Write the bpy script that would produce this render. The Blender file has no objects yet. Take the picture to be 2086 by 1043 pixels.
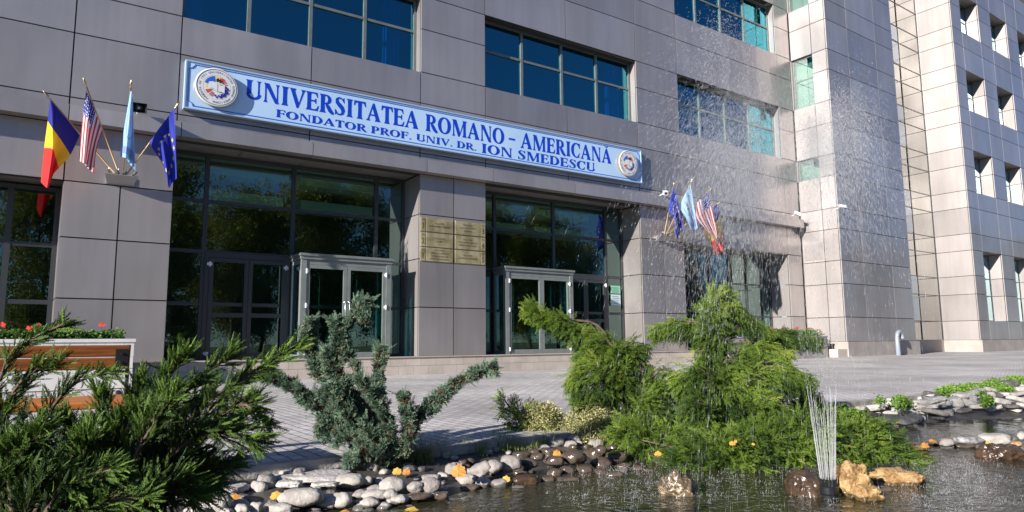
import bpy, math, random
import numpy as np
from mathutils import Vector, noise
R = random.Random(7)
rng = np.random.default_rng(7)
PI = math.pi
C = bpy.context.scene.collection

# ------------------------------------------------------------------ camera
F, YAW, PITCH, ROLL, H = 1392.69, 0.61656, 0.12489, -0.00819, 0.80
fwd = np.array([math.sin(YAW)*math.cos(PITCH), math.cos(YAW)*math.cos(PITCH), math.sin(PITCH)])
rt0 = np.array([math.cos(YAW), -math.sin(YAW), 0.]); up0 = np.cross(rt0, fwd)
cr = rt0*math.cos(ROLL)+up0*math.sin(ROLL); cu = -rt0*math.sin(ROLL)+up0*math.cos(ROLL)
def ray(x, y): return fwd*F+cr*(x-1043)-cu*(y-521.5)
O3 = np.array([0, 0, H])
def atY(x, y, Y): d = ray(x, y); return d*Y/d[1]+O3
def atX(x, y, X): d = ray(x, y); return d*X/d[0]+O3
def atZ(x, y, Z): d = ray(x, y); return d*(Z-H)/d[2]+O3
def atD(x, y, D): d = ray(x, y); return d*D/F+O3

cam = bpy.data.objects.new('camera', bpy.data.cameras.new('camera')); C.objects.link(cam)
from mathutils import Matrix
cam.matrix_world = Matrix([[float(cr[i]), float(cu[i]), float(-fwd[i]), float(O3[i])] for i in range(3)]+[[0, 0, 0, 1]])
cam.data.sensor_width = 36; cam.data.lens = 36*F/2086; cam.data.clip_end = 3000; cam.data.clip_start = .02
bpy.context.scene.camera = cam

# ------------------------------------------------------------------ light
AZ, EL = math.radians(14.5), math.radians(19.5)
tosun = Vector((-math.cos(EL)*math.cos(AZ), -math.cos(EL)*math.sin(AZ), math.sin(EL)))
sl = bpy.data.lights.new('sun', 'SUN'); sl.energy = 5.0; sl.angle = math.radians(.55); sl.color = (1, .95, .88)
so = bpy.data.objects.new('sun', sl); C.objects.link(so); so.rotation_euler = tosun.to_track_quat('Z', 'Y').to_euler(); so.location = (-20, -10, 30)
w = bpy.data.worlds.new('World'); bpy.context.scene.world = w; w.use_nodes = True
nt = w.node_tree; sky = nt.nodes.new('ShaderNodeTexSky'); sky.sky_type = 'NISHITA'; sky.sun_disc = False
sky.sun_elevation = EL; sky.sun_rotation = math.atan2(tosun.x, tosun.y) % (2*PI)
sky.air_density = .9; sky.dust_density = .05; sky.ozone_density = 3.0
bg = nt.nodes['Background']; vm = nt.nodes.new('ShaderNodeVectorMath'); vm.operation = 'MULTIPLY'; vm.inputs[1].default_value = (.70, .82, 1.12)
nt.links.new(sky.outputs[0], vm.inputs[0]); nt.links.new(vm.outputs[0], bg.inputs[0]); bg.inputs[1].default_value = .066
S = bpy.context.scene
S.view_settings.view_transform = 'Standard'; S.view_settings.look = 'None'; S.view_settings.exposure = .98
S.cycles.max_bounces = 8; S.cycles.transparent_max_bounces = 24; S.cycles.caustics_reflective = False; S.cycles.caustics_refractive = False
S.cycles.sample_clamp_indirect = 6

# ------------------------------------------------------------------ materials
def mat(name, col=(.5, .5, .5), rough=.6, metal=0., spec=.5, **k):
    m = bpy.data.materials.new(name); m.use_nodes = True
    b = m.node_tree.nodes['Principled BSDF']
    b.inputs['Base Color'].default_value = (*col, 1); b.inputs['Roughness'].default_value = rough
    b.inputs['Metallic'].default_value = metal; b.inputs['Specular IOR Level'].default_value = spec
    for a, v in k.items(): b.inputs[a].default_value = v
    return m
def N(m, t, **k):
    n = m.node_tree.nodes.new(t)
    for a, v in k.items():
        if hasattr(n, a) and not a.startswith('i_'): setattr(n, a, v)
    return n
def L(m, a, b): m.node_tree.links.new(a, b)
def bsdf(m): return m.node_tree.nodes['Principled BSDF']
def noisy(m, c1, c2, scale=3., detail=6., bump=0., bscale=None, lo=.35, hi=.65, stretch=(1, 1, 1), rough=None):
    tc = N(m, 'ShaderNodeTexCoord'); mp = N(m, 'ShaderNodeMapping'); mp.inputs['Scale'].default_value = stretch
    L(m, tc.outputs['Object'], mp.inputs[0])
    n = N(m, 'ShaderNodeTexNoise'); n.inputs['Scale'].default_value = scale; n.inputs['Detail'].default_value = detail
    L(m, mp.outputs[0], n.inputs['Vector'])
    r = N(m, 'ShaderNodeValToRGB'); r.color_ramp.elements[0].position = lo; r.color_ramp.elements[1].position = hi
    r.color_ramp.elements[0].color = (*c1, 1); r.color_ramp.elements[1].color = (*c2, 1)
    L(m, n.outputs[0], r.inputs[0]); L(m, r.outputs[0], bsdf(m).inputs['Base Color'])
    if bump:
        n2 = N(m, 'ShaderNodeTexNoise'); n2.inputs['Scale'].default_value = bscale or scale*3; n2.inputs['Detail'].default_value = 8
        L(m, mp.outputs[0], n2.inputs['Vector'])
        b = N(m, 'ShaderNodeBump'); b.inputs['Strength'].default_value = bump; b.inputs['Distance'].default_value = .02
        L(m, n2.outputs[0], b.inputs['Height']); L(m, b.outputs[0], bsdf(m).inputs['Normal'])
    return m, r
def tinted(m, amt, attr='tint'):
    """multiply the base colour by the panel or tile tint attribute (real piece-to-piece variation)"""
    b = bsdf(m); src = b.inputs['Base Color'].links[0].from_socket if b.inputs['Base Color'].links else None
    a = N(m, 'ShaderNodeAttribute'); a.attribute_name = attr
    mr = N(m, 'ShaderNodeMapRange'); mr.inputs['To Min'].default_value = 1-amt; mr.inputs['To Max'].default_value = 1+amt
    L(m, a.outputs['Fac'], mr.inputs['Value'])
    mx = N(m, 'ShaderNodeVectorMath'); mx.operation = 'SCALE'
    if src: L(m, src, mx.inputs[0])
    else: mx.inputs[0].default_value = b.inputs['Base Color'].default_value[:3]
    L(m, mr.outputs[0], mx.inputs['Scale']); L(m, mx.outputs[0], b.inputs['Base Color'])
    return m
M = {}
M['panel'] = mat('cladding_panel', rough=.46, metal=.66, spec=.3); noisy(M['panel'], (.365, .332, .32), (.43, .393, .38), .8, 8, .05, 160, stretch=(1, 1, .45))
tinted(M['panel'], .12)
_p = M['panel']; _b = bsdf(_p); _src = _b.inputs['Base Color'].links[0].from_socket
_tc = N(_p, 'ShaderNodeTexCoord'); _mp = N(_p, 'ShaderNodeMapping'); _mp.inputs['Scale'].default_value = (5, 5, .22); L(_p, _tc.outputs['Object'], _mp.inputs[0])
_n = N(_p, 'ShaderNodeTexNoise'); _n.inputs['Scale'].default_value = 1.0; _n.inputs['Detail'].default_value = 6; L(_p, _mp.outputs[0], _n.inputs['Vector'])
_mr = N(_p, 'ShaderNodeMapRange'); _mr.inputs['From Min'].default_value = .36; _mr.inputs['From Max'].default_value = .6; _mr.inputs['To Min'].default_value = .95; _mr.inputs['To Max'].default_value = 1.02; L(_p, _n.outputs[0], _mr.inputs['Value'])
_v = N(_p, 'ShaderNodeVectorMath', operation='SCALE'); L(_p, _src, _v.inputs[0]); L(_p, _mr.outputs[0], _v.inputs['Scale']); L(_p, _v.outputs[0], _b.inputs['Base Color'])
_n3 = N(_p, 'ShaderNodeTexNoise'); _n3.inputs['Scale'].default_value = .35; _n3.inputs['Detail'].default_value = 3; L(_p, _tc.outputs['Object'], _n3.inputs['Vector'])
_m3 = N(_p, 'ShaderNodeMapRange'); _m3.inputs['From Min'].default_value = .3; _m3.inputs['From Max'].default_value = .7; _m3.inputs['To Min'].default_value = .42; _m3.inputs['To Max'].default_value = .56; L(_p, _n3.outputs[0], _m3.inputs['Value']); L(_p, _m3.outputs[0], _b.inputs['Roughness'])
bsdf(M['panel']).inputs['Coat Weight'].default_value = .45; bsdf(M['panel']).inputs['Coat Roughness'].default_value = .07; bsdf(M['panel']).inputs['Coat IOR'].default_value = 1.5
M['joint'] = mat('dark_joint', (.03, .028, .026), .9)
M['frame'] = mat('window_frame_metal', (.16, .185, .175), .42, .25); noisy(M['frame'], (.15, .175, .165), (.18, .205, .19), 5, 3)
M['dframe'] = mat('dark_frame_metal', (.05, .055, .06), .4, .25)
M['door'] = mat('door_frame_metal', (.22, .245, .23), .4, .25); noisy(M['door'], (.20, .225, .21), (.24, .265, .25), 4, 3)
M['chrome'] = mat('steel_fitting', (.75, .75, .75), .25, .9)
M['white'] = mat('white_plastic', (.75, .75, .76), .4)
def glassmat(name, tint, refl, fac=.16, rough=.0, wav=.0):
    m = bpy.data.materials.new(name); m.use_nodes = True; t = m.node_tree; t.nodes.clear()
    o = t.nodes.new('ShaderNodeOutputMaterial'); mix = t.nodes.new('ShaderNodeMixShader')
    tr = t.nodes.new('ShaderNodeBsdfTransparent'); tr.inputs[0].default_value = (*tint, 1)
    g = t.nodes.new('ShaderNodeBsdfGlossy'); g.inputs[0].default_value = (*refl, 1); g.inputs['Roughness'].default_value = rough
    fr = t.nodes.new('ShaderNodeLayerWeight'); fr.inputs[0].default_value = .5
    mr = t.nodes.new('ShaderNodeMapRange'); mr.inputs['To Min'].default_value = fac; mr.inputs['To Max'].default_value = .85
    mr.interpolation_type = 'SMOOTHSTEP'
    pw = t.nodes.new('ShaderNodeMath'); pw.operation = 'POWER'; pw.inputs[1].default_value = 3.0
    t.links.new(fr.outputs['Facing'], pw.inputs[0]); t.links.new(pw.outputs[0], mr.inputs['Value'])
    t.links.new(mr.outputs[0], mix.inputs[0]); t.links.new(tr.outputs[0], mix.inputs[1]); t.links.new(g.outputs[0], mix.inputs[2])
    if wav:
        tc = t.nodes.new('ShaderNodeTexCoord'); n = t.nodes.new('ShaderNodeTexNoise'); n.inputs['Scale'].default_value = .9; n.inputs['Detail'].default_value = 1
        b = t.nodes.new('ShaderNodeBump'); b.inputs['Strength'].default_value = wav; b.inputs['Distance'].default_value = .05
        t.links.new(tc.outputs['Object'], n.inputs['Vector']); t.links.new(n.outputs[0], b.inputs['Height']); t.links.new(b.outputs[0], g.inputs['Normal'])
    t.links.new(mix.outputs[0], o.inputs[0]); return m
M['glass_up'] = glassmat('tinted_blue_glass', (.05, .36, .46), (.15, .68, .82), .28, wav=.04)
M['glass_low'] = glassmat('entrance_glass', (.42, .68, .62), (.55, .76, .70), .20, wav=.05)
M['glass_side'] = glassmat('side_glass', (.15, .5, .55), (.7, .95, 1.0), .40, wav=.05)
M['glass_mirror'] = glassmat('mirror_glass', (.03, .035, .035), (.50, .50, .48), .40, wav=.04)
M['room'] = mat('interior_wall', (.24, .27, .25), .9)
M['roomfloor'] = mat('interior_floor', (.06, .06, .06), .5)
M['bulk'] = mat('ceiling_bulkhead', (.75, .78, .74), .7)
M['curtain'] = mat('blue_curtain', (.02, .32, .85), .8)
_c = M['curtain']; tc = N(_c, 'ShaderNodeTexCoord'); wv = N(_c, 'ShaderNodeTexWave'); wv.inputs['Scale'].default_value = 3.2; wv.inputs['Distortion'].default_value = .6
bp = N(_c, 'ShaderNodeBump'); bp.inputs['Strength'].default_value = 1; bp.inputs['Distance'].default_value = .06
L(_c, tc.outputs['Object'], wv.inputs['Vector']); L(_c, wv.outputs[0], bp.inputs['Height']); L(_c, bp.outputs[0], bsdf(_c).inputs['Normal'])
M['tile'] = mat('beige_tile', rough=.5); noisy(M['tile'], (.44, .38, .32), (.52, .45, .39), 2.5, 5, .03, 60); tinted(M['tile'], .06)
M['tileg'] = mat('grout', (.28, .25, .22), .9)
M['wtile'] = mat('white_tile', rough=.35); noisy(M['wtile'], (.60, .58, .55), (.68, .66, .63), 3, 5); tinted(M['wtile'], .04)
M['gtile'] = mat('grey_tile', rough=.4); noisy(M['gtile'], (.27, .245, .24), (.32, .29, .28), 3, 5); tinted(M['gtile'], .05)
M['stone'] = mat('base_stone', rough=.6); noisy(M['stone'], (.30, .265, .24), (.36, .32, .29), 2.5, 6, .05, 80); tinted(M['stone'], .05)
M['signblue'] = mat('sign_face', rough=.22, **{'Coat Weight': .4}); noisy(M['signblue'], (.43, .62, .85), (.50, .68, .88), .45, 3)
M['signrim'] = mat('sign_rim', (.42, .58, .78), .3, .2)
M['letter'] = mat('letter_blue', (.004, .05, .50), .35)
M['line'] = mat('line_blue', (.02, .12, .55), .4)
M['ewhite'] = mat('emblem_white', (.72, .72, .72), .35); M['gold'] = mat('gold_rim', (.75, .42, .16), .3, .7)
M['eblack'] = mat('emblem_black', (.015, .015, .02), .5); M['ered'] = mat('emblem_red', (.62, .07, .05), .5)
M['eblue'] = mat('emblem_blue', (.02, .12, .6), .5); M['enavy'] = mat('emblem_navy', (.012, .02, .25), .5); M['eyel'] = mat('emblem_yellow', (.8, .62, .2), .5)
M['egrey'] = mat('emblem_grey', (.4, .42, .46), .5)
M['brass'] = mat('brass', rough=.38, metal=.5); noisy(M['brass'], (.33, .27, .13), (.62, .53, .30), 3.5, 4, .08, 6)
M['engr'] = mat('engraving', (.03, .028, .02), .7)
M['beigeT'] = mat('plaque_mount', (.42, .34, .27), .6)
def vcolmat(name, rough=.8, trans=.0, attr='col'):
    m = mat(name, rough=rough); a = N(m, 'ShaderNodeAttribute'); a.attribute_name = attr
    L(m, a.outputs['Color'], bsdf(m).inputs['Base Color'])
    if trans:
        t = N(m, 'ShaderNodeBsdfTranslucent'); mx = N(m, 'ShaderNodeMixShader'); mx.inputs[0].default_value = trans
        L(m, a.outputs['Color'], t.inputs[0]); o = m.node_tree.nodes['Material Output']
        L(m, bsdf(m).outputs[0], mx.inputs[1]); L(m, t.outputs[0], mx.inputs[2]); L(m, mx.outputs[0], o.inputs[0])
    return m
M['cloth'] = vcolmat('flag_cloth', .75, .4)
M['woodpole'] = mat('wooden_pole', (.46, .30, .13), .45)
M['wood'] = mat('varnished_wood', rough=.3, **{'Coat Weight': .3}); noisy(M['wood'], (.12, .035, .010), (.34, .12, .028), 6, 8, .15, 30, .3, .75, (.6, 9, 9))
M['woodl'] = mat('worn_wood', rough=.4); noisy(M['woodl'], (.40, .13, .03), (.55, .20, .05), 5, 6, .1, 20, .3, .7, (.6, 9, 9))
M['black'] = mat('black_metal', (.02, .02, .022), .45, .3)
M['pipe'] = mat('painted_pipe', (.24, .26, .31), .35)
M['nozzle'] = mat('nozzle_plastic', (.012, .013, .015), .3)
# foliage
def leafmat(name, c1, c2, tr=.35, rough=.55, tipc=None):
    m = mat(name, rough=rough, spec=.35); b = bsdf(m)
    a = N(m, 'ShaderNodeAttribute'); a.attribute_name = 'tint'
    r = N(m, 'ShaderNodeValToRGB'); r.color_ramp.elements[0].color = (*c1, 1); r.color_ramp.elements[1].color = (*c2, 1)
    if tipc:
        e = r.color_ramp.elements.new(.94); e.color = (*c2, 1); r.color_ramp.elements[-1].color = (*tipc, 1)
    L(m, a.outputs['Fac'], r.inputs[0]); L(m, r.outputs[0], b.inputs['Base Color'])
    t = N(m, 'ShaderNodeBsdfTranslucent'); mx = N(m, 'ShaderNodeMixShader'); mx.inputs[0].default_value = tr
    L(m, r.outputs[0], t.inputs[0]); o = m.node_tree.nodes['Material Output']
    L(m, b.outputs[0], mx.inputs[1]); L(m, t.outputs[0], mx.inputs[2]); L(m, mx.outputs[0], o.inputs[0])
    return m
M['jun_fg'] = leafmat('juniper_green', (.014, .040, .009), (.21, .35, .05), .22)
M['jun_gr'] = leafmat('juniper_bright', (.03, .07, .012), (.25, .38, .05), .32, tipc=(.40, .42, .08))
M['jun_bl'] = leafmat('juniper_blue', (.032, .075, .045), (.24, .35, .235), .15, tipc=(.46, .42, .22))
M['jun_br'] = leafmat('juniper_brown', (.07, .035, .018), (.19, .105, .06), .1)
M['gold_lf'] = leafmat('variegated_leaf', (.09, .12, .025), (.66, .60, .30), .35)
M['gera'] = leafmat('geranium_leaf', (.04, .10, .015), (.13, .25, .04), .3)
M['ivy'] = leafmat('ground_cover_leaf', (.06, .14, .015), (.22, .36, .05), .3)
M['petal'] = mat('red_petal', (.75, .07, .04), .6)
M['grass'] = leafmat('grass_blade', (.06, .11, .02), (.30, .34, .09), .3)
M['tree_lf'] = leafmat('tree_leaf', (.035, .075, .012), (.40, .33, .04), .4)
M['bark'] = mat('bark', rough=.9); noisy(M['bark'], (.06, .04, .028), (.13, .09, .06), 12, 5, .4, 40)
M['leafy'] = leafmat('autumn_leaf', (.50, .17, .04), (.78, .50, .10), .3)

# ------------------------------------------------------------------ mesh builder
class MB:
    def __init__(s): s.v = []; s.f = []; s.m = []; s.t = []; s.warp = None
    def add(s, vs, fs, mi=0, t=.5):
        n = len(s.v); s.v += [tuple(map(float, p)) for p in vs]
        for f in fs: s.f.append([i+n for i in f]); s.m.append(mi); s.t.append(t)
    def box(s, x0, x1, y0, y1, z0, z1, mi=0, t=.5):
        s.add([(x0, y0, z0), (x1, y0, z0), (x1, y1, z0), (x0, y1, z0), (x0, y0, z1), (x1, y0, z1), (x1, y1, z1), (x0, y1, z1)],
              [(0, 3, 2, 1), (4, 5, 6, 7), (0, 1, 5, 4), (1, 2, 6, 5), (2, 3, 7, 6), (3, 0, 4, 7)], mi, t)
    def tube(s, pts, rad, n=8, mi=0, cap=True, t=.5):
        pts = [Vector(p) for p in pts]
        if not isinstance(rad, (list, tuple)): rad = [rad]*len(pts)
        b = len(s.v); up = Vector((.12, .23, .96)).normalized()
        for i, p in enumerate(pts):
            d = (pts[min(i+1, len(pts)-1)]-pts[max(i-1, 0)]).normalized()
            if abs(d.dot(up)) > .98: up = Vector((1, .1, 0)).normalized()
            a = d.cross(up).normalized(); c = d.cross(a)
            for k in range(n): s.v.append(tuple(p+(a*math.cos(2*PI*k/n)+c*math.sin(2*PI*k/n))*rad[i]))
        for i in range(len(pts)-1):
            for k in range(n): s.f.append([b+i*n+k, b+i*n+(k+1) % n, b+(i+1)*n+(k+1) % n, b+(i+1)*n+k]); s.m.append(mi); s.t.append(t)
        if cap:
            s.f.append([b+k for k in range(n)]); s.m.append(mi); s.t.append(t)
            s.f.append([b+(len(pts)-1)*n+k for k in range(n)][::-1]); s.m.append(mi); s.t.append(t)
    def lathe(s, c, axis, prof, n=16, mi=0):
        axis = Vector(axis).normalized(); a = axis.orthogonal().normalized(); e = axis.cross(a); b = len(s.v); c = Vector(c)
        for (h, r) in prof:
            for k in range(n): s.v.append(tuple(c+axis*h+(a*math.cos(2*PI*k/n)+e*math.sin(2*PI*k/n))*max(r, 1e-4)))
        for i in range(len(prof)-1):
            for k in range(n): s.f.append([b+i*n+k, b+i*n+(k+1) % n, b+(i+1)*n+(k+1) % n, b+(i+1)*n+k]); s.m.append(mi); s.t.append(.5)
        s.f.append([b+k for k in range(n)][::-1]); s.m.append(mi); s.t.append(.5)
        s.f.append([b+(len(prof)-1)*n+k for k in range(n)]); s.m.append(mi); s.t.append(.5)
    def poly(s, pts, y0, y1, mi=0):
        """flat outline in (x, z) given thickness from y0 (front) to y1"""
        n = len(pts)
        s.add([(p[0], y0, p[1]) for p in pts]+[(p[0], y1, p[1]) for p in pts],
              [list(range(n)), list(range(2*n-1, n-1, -1))]+[[i, (i+1) % n, n+(i+1) % n, n+i][::-1] for i in range(n)], mi)
    def build(s, name, mats, parent=None, smooth=False, bevel=0, loc=None):
        if s.warp: s.v = [s.warp(p) for p in s.v]
        me = bpy.data.meshes.new(name)
        if loc is not None: s.v = [(a-loc[0], b-loc[1], c-loc[2]) for a, b, c in s.v]
        me.from_pydata(s.v, [], s.f)
        for m in (mats if isinstance(mats, (list, tuple)) else [mats]): me.materials.append(M[m] if isinstance(m, str) else m)
        me.polygons.foreach_set('material_index', s.m)
        if smooth: me.polygons.foreach_set('use_smooth', [True]*len(s.f))
        at = me.attributes.new('tint', 'FLOAT', 'FACE'); at.data.foreach_set('value', s.t)
        me.update()
        return link(name, me, parent, bevel, loc)
def link(name, me, parent=None, bevel=0, loc=None):
    o = bpy.data.objects.new(name, me); C.objects.link(o)
    if loc is not None: o.location = tuple(map(float, loc))
    if parent is not None:
        o.parent = parent
        if loc is None: o.location = -parent.location
        else: o.location = Vector(o.location)-parent.location
    if bevel:
        b = o.modifiers.new('bevel', 'BEVEL'); b.width = bevel; b.segments = 2; b.limit_method = 'ANGLE'
    return o
def tag(o, label=None, cat=None, group=None, kind=None):
    if label: o['label'] = label
    if cat: o['category'] = cat
    if group: o['group'] = group
    if kind: o['kind'] = kind
    return o
def empty(name, loc, label, cat, group=None):
    o = bpy.data.objects.new(name, None); C.objects.link(o); o.location = tuple(map(float, loc)); o.empty_display_size = .1
    return tag(o, label, cat, group)
def npmesh(name, V, Fq, mats, tint=None, parent=None, smooth=False, midx=None, loc=None):
    V = np.asarray(V, dtype=np.float32).copy(); Fq = np.asarray(Fq, dtype=np.int32)
    if loc is not None: V -= np.asarray(loc, dtype=np.float32)
    me = bpy.data.meshes.new(name); k = Fq.shape[1]
    me.vertices.add(len(V)); me.vertices.foreach_set('co', V.ravel())
    me.loops.add(Fq.size); me.loops.foreach_set('vertex_index', Fq.ravel())
    me.polygons.add(len(Fq)); me.polygons.foreach_set('loop_start', np.arange(0, Fq.size, k, dtype=np.int32))
    me.polygons.foreach_set('loop_total', np.full(len(Fq), k, dtype=np.int32))
    for m in (mats if isinstance(mats, (list, tuple)) else [mats]): me.materials.append(M[m])
    if midx is not None: me.polygons.foreach_set('material_index', np.asarray(midx, dtype=np.int32))
    if smooth: me.polygons.foreach_set('use_smooth', np.ones(len(Fq), dtype=bool))
    if tint is not None:
        at = me.attributes.new('tint', 'FLOAT', 'FACE'); at.data.foreach_set('value', np.asarray(tint, dtype=np.float32))
    me.update(calc_edges=True); me.validate()
    return link(name, me, parent, 0, loc)

def warp(p):
    x, y, z = p
    if y < 15.4: return p
    k = min(max((z-3)/4, 0), 1)
    return (x, y, z+.013*(min(max(x, -1), 17)-10.5)*k)

# ================================================================== BUILDING
B = empty('university_building', (8, 16, 0), 'large university building clad in grey panels with tinted windows and two glazed entrances', 'building')
G = .013
wall = MB(); wall.warp = warp
def fpanel(mb, x0, x1, z0, z1, Y, th=.04, mi=0):
    mb.box(x0+G, x1-G, Y, Y+th, z0+G, z1-G, mi, R.random())
def spanel(mb, y0, y1, z0, z1, X, th=.04, mi=0, sgn=1):
    a, b = (X, X+th) if sgn > 0 else (X-th, X)
    mb.box(a, b, y0+G, y1-G, z0+G, z1-G, mi, R.random())
Y0 = 16.0; YG = 16.87; YU = 16.28
JL = [.44, 1.72, 3.0, 4.2, 5.30]
def pillar(x0, x1, mid, zs, Y=Y0):
    for a, b in zip(zs, zs[1:]):
        if mid: fpanel(wall, x0, mid, a, b, Y); fpanel(wall, mid, x1, a, b, Y)
        else: fpanel(wall, x0, x1, a, b, Y)
pillar(.42, 2.40, 1.41, [.44, 1.72, 2.93, 4.1]); fpanel(wall, .42, 2.40, 4.1, 5.3, Y0)
fpanel(wall, -2.2, .42, 4.1, 5.3, Y0); fpanel(wall, -4.8, -2.2, 4.1, 5.3, Y0)
pillar(8.34, 10.44, 9.39, JL); pillar(16.65, 18.79, 17.74, [.44, 1.72, 3.0, 4.2, 5.3])
for a, b in ((18.79, 21.85), (21.85, 25.1)): fpanel(wall, a, b, 4.2, 5.3, Y0)
fpanel(wall, 25.1, 26.05, 4.2, 5.3, Y0)
for a, b in zip([.1, 1.72, 3.0], [1.72, 3.0, 4.2]): fpanel(wall, 25.1, 26.05, a, b, Y0)
# strip behind the band, rows above
VX = [-4.8, -2.2, .42, 2.40, 5.33, 8.34, 10.44, 13.52, 16.65, 18.79, 21.85, 25.1, 26.05]
for a, b in zip(VX, VX[1:]):
    fpanel(wall, a, b, 5.3, 5.88, Y0); fpanel(wall, a, b, 5.88, 7.28, Y0); fpanel(wall, a, b, 7.28, 8.16, Y0)
PX = [(-4.8, -2.2), (-2.2, .42), (.42, 2.40), (8.34, 10.44), (16.65, 18.79), (25.05, 26.05)]
for k in range(3):
    z = 8.16+4.5*k
    for a, b in PX: fpanel(wall, a, b, z, z+1.24, Y0); fpanel(wall, a, b, z+1.24, z+2.2, Y0)
    for a, b in zip(VX, VX[1:]):
        fpanel(wall, a, b, z+2.2, z+3.54, Y0); fpanel(wall, a, b, z+3.54, z+4.5, Y0)
# dark backing, split round the openings
bk = wall; BY0, BY1 = Y0+.03, Y0+.24
def back(x0, x1, z0, z1): bk.box(x0, x1, BY0, BY1, z0, z1, 1)
back(-4.8, 26.05, 5.30, 8.15)
back(.44, 2.38, .3, 5.3); back(-4.8, .44, 4.12, 5.3); back(8.36, 10.42, .3, 5.3); back(16.67, 18.77, .3, 5.3); back(18.77, 25.12, 4.22, 5.3); back(25.12, 26.05, .1, 5.3)
for k in range(3):
    z = 8.16+4.5*k
    for a, b in [(-4.8, 2.38), (8.36, 10.42), (16.67, 18.77), (25.07, 26.05)]: back(a, b, z-.01, z+2.21)
    back(-4.8, 26.05, z+2.21, z+4.49)
# reveals
def reveal(x, z0, z1, y1, sgn, zs=None, th=.045):
    for a, b in zip(zs or [z0], (zs or [z0])[1:]+[z1]): spanel(wall, Y0+.045, y1, a, b, x, th, 0, sgn)
ZR = [.44, 1.72, 3.0, 4.2]
reveal(8.34, .44, 5.28, YG+.1, 1, ZR); reveal(16.65, .44, 5.28, YG+.1, 1, ZR); reveal(2.40, .44, 5.28, YG+.1, -1, ZR); reveal(10.44, .44, 5.28, YG+.1, -1, ZR)
reveal(25.1, .44, 4.2, YG+.1, 1, [.44, 1.72, 3.0]); reveal(18.79, .44, 4.2, YG+.1, -1, [.44, 1.72, 3.0]); reveal(.42, .44, 4.1, YG+.1, 1, [.44, 1.72, 2.93])
WX = [(2.40, 8.34), (10.44, 16.65), (18.79, 25.05)]
for k in range(3):
    z = 8.16+4.5*k
    for a, b in WX:
        reveal(b, z, z+2.2, YU+.05, 1, [z]); reveal(a, z, z+2.2, YU+.05, -1, [z])
        for q in range(2):
            m_ = (a+b)/2; aa, bb = ((a, m_), (m_, b))[q]
            wall.box(aa+.01, bb-.01, Y0+.045, YU+.05, z+2.2, z+2.24, 0, .4)     # head soffit
            wall.box(aa+.01, bb-.01, Y0+.045, YU+.05, z-.05, z-.012, 0, .6)      # sill
wall.box(-4.8, 26.05, YG+.05, YG+.3, 5.36, 8.0, 1)
o = wall.build('wall', ['panel', 'joint'], B)
# soffits over the entrances
for a, b in ((2.38, 8.36), (10.42, 16.67)):
    sf = MB(); sf.warp = warp
    n = 4
    for i in range(n): sf.box(a+(b-a)*i/n+.008, a+(b-a)*(i+1)/n-.008, 15.98, YG+.1, 5.31, 5.34, 0, R.random())
    sf.build('soffit', ['panel'], B)
for a, b, z in ((18.77, 25.12, 4.21), (-4.8, .44, 4.11)): sf = MB(); sf.box(a, b, Y0+.05, YG+.1, z, z+.04, 0, .4); sf.build('soffit', ['panel'], B)
# projecting band
band = MB(); band.warp = warp
bx = [-4.8, -2.2, .42, 2.45, 5.33, 8.4, 10.5, 13.55, 16.7, 18.85, 21.9, 25.88]
for a, b in zip(bx, bx[1:]):
    a += .008; b -= .008
    P_ = [(15.70, 5.30), (15.70, 5.63), (15.985, 5.72), (15.985, 5.30)]
    band.add([(a, y, z) for y, z in P_]+[(b, y, z) for y, z in P_], [(0, 1, 2, 3), (7, 6, 5, 4), (0, 4, 5, 1), (1, 5, 6, 2), (2, 6, 7, 3), (3, 7, 4, 0)], 0, R.random())
band.add([(25.88, 15.72, 5.30), (25.88, 15.98, 5.05), (25.88, 15.98, 5.30), (25.84, 15.72, 5.30), (25.84, 15.98, 5.05), (25.84, 15.98, 5.30)], [(0, 1, 2), (5, 4, 3), (0, 3, 4, 1)], 0, .3)
band.build('string_course', ['panel'], B)

# --- windows of the main facade
def window(name, xs, z0, z1, zt, Y, fm, gm, fw=.07, parent=B, wp=warp, depth=.09, label=None, tops=None):
    fr = MB(); fr.warp = wp
    a, b = xs[0], xs[-1]
    fr.box(a, b, Y, Y+depth, z0, z0+fw); fr.box(a, b, Y, Y+depth, z1-fw, z1)
    for i, x in enumerate(xs):
        x0, x1 = (x, x+fw) if i == 0 else ((x-fw, x) if i == len(xs)-1 else (x-fw*.6, x+fw*.6))
        fr.box(x0, x1, Y-.004, Y+depth+.004, z0+fw, z1-fw)
    for z in zt:
        for x0, x1 in zip(xs, xs[1:]): fr.box(x0+fw*.6, x1-fw*.6, Y+.006, Y+depth-.006, z-fw*.5, z+fw*.5)
    o = fr.build(name, [fm], parent, bevel=0)
    g = MB(); g.warp = wp
    for x0, x1 in zip(xs, xs[1:]):
        zz = [z0]+list(zt)+[z1]
        for u, v in zip(zz, zz[1:]):
            q1, q2 = R.uniform(-.004, .004), R.uniform(-.004, .004); g.add([(x0, Y+depth*.5+q1, u), (x1, Y+depth*.5-q1, u), (x1, Y+depth*.5-q1+q2, v), (x0, Y+depth*.5+q1+q2, v)], [(0, 1, 2, 3)])
    gl = MB.build(g, 'glass', [gm], o); gl.location = (0, 0, 0)
    if label: o['label'] = label
    return o
MX = [[2.42, 3.88, 5.37, 6.82, 8.33], [10.45, 11.97, 13.56, 15.06, 16.62], [18.8, 20.3, 21.82, 23.34, 25.04]]
for k in range(3):
    z = 8.16+4.5*k
    for xs in MX: window('window', xs, z, z+2.2, [z+1.24], YU, 'frame', 'glass_up')
window('entrance_glazing', [2.41, 3.24, 5.27, 7.50, 8.34], .44, 5.30, [1.72, 2.93, 4.14], YG, 'dframe', 'glass_low', .08)
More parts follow.
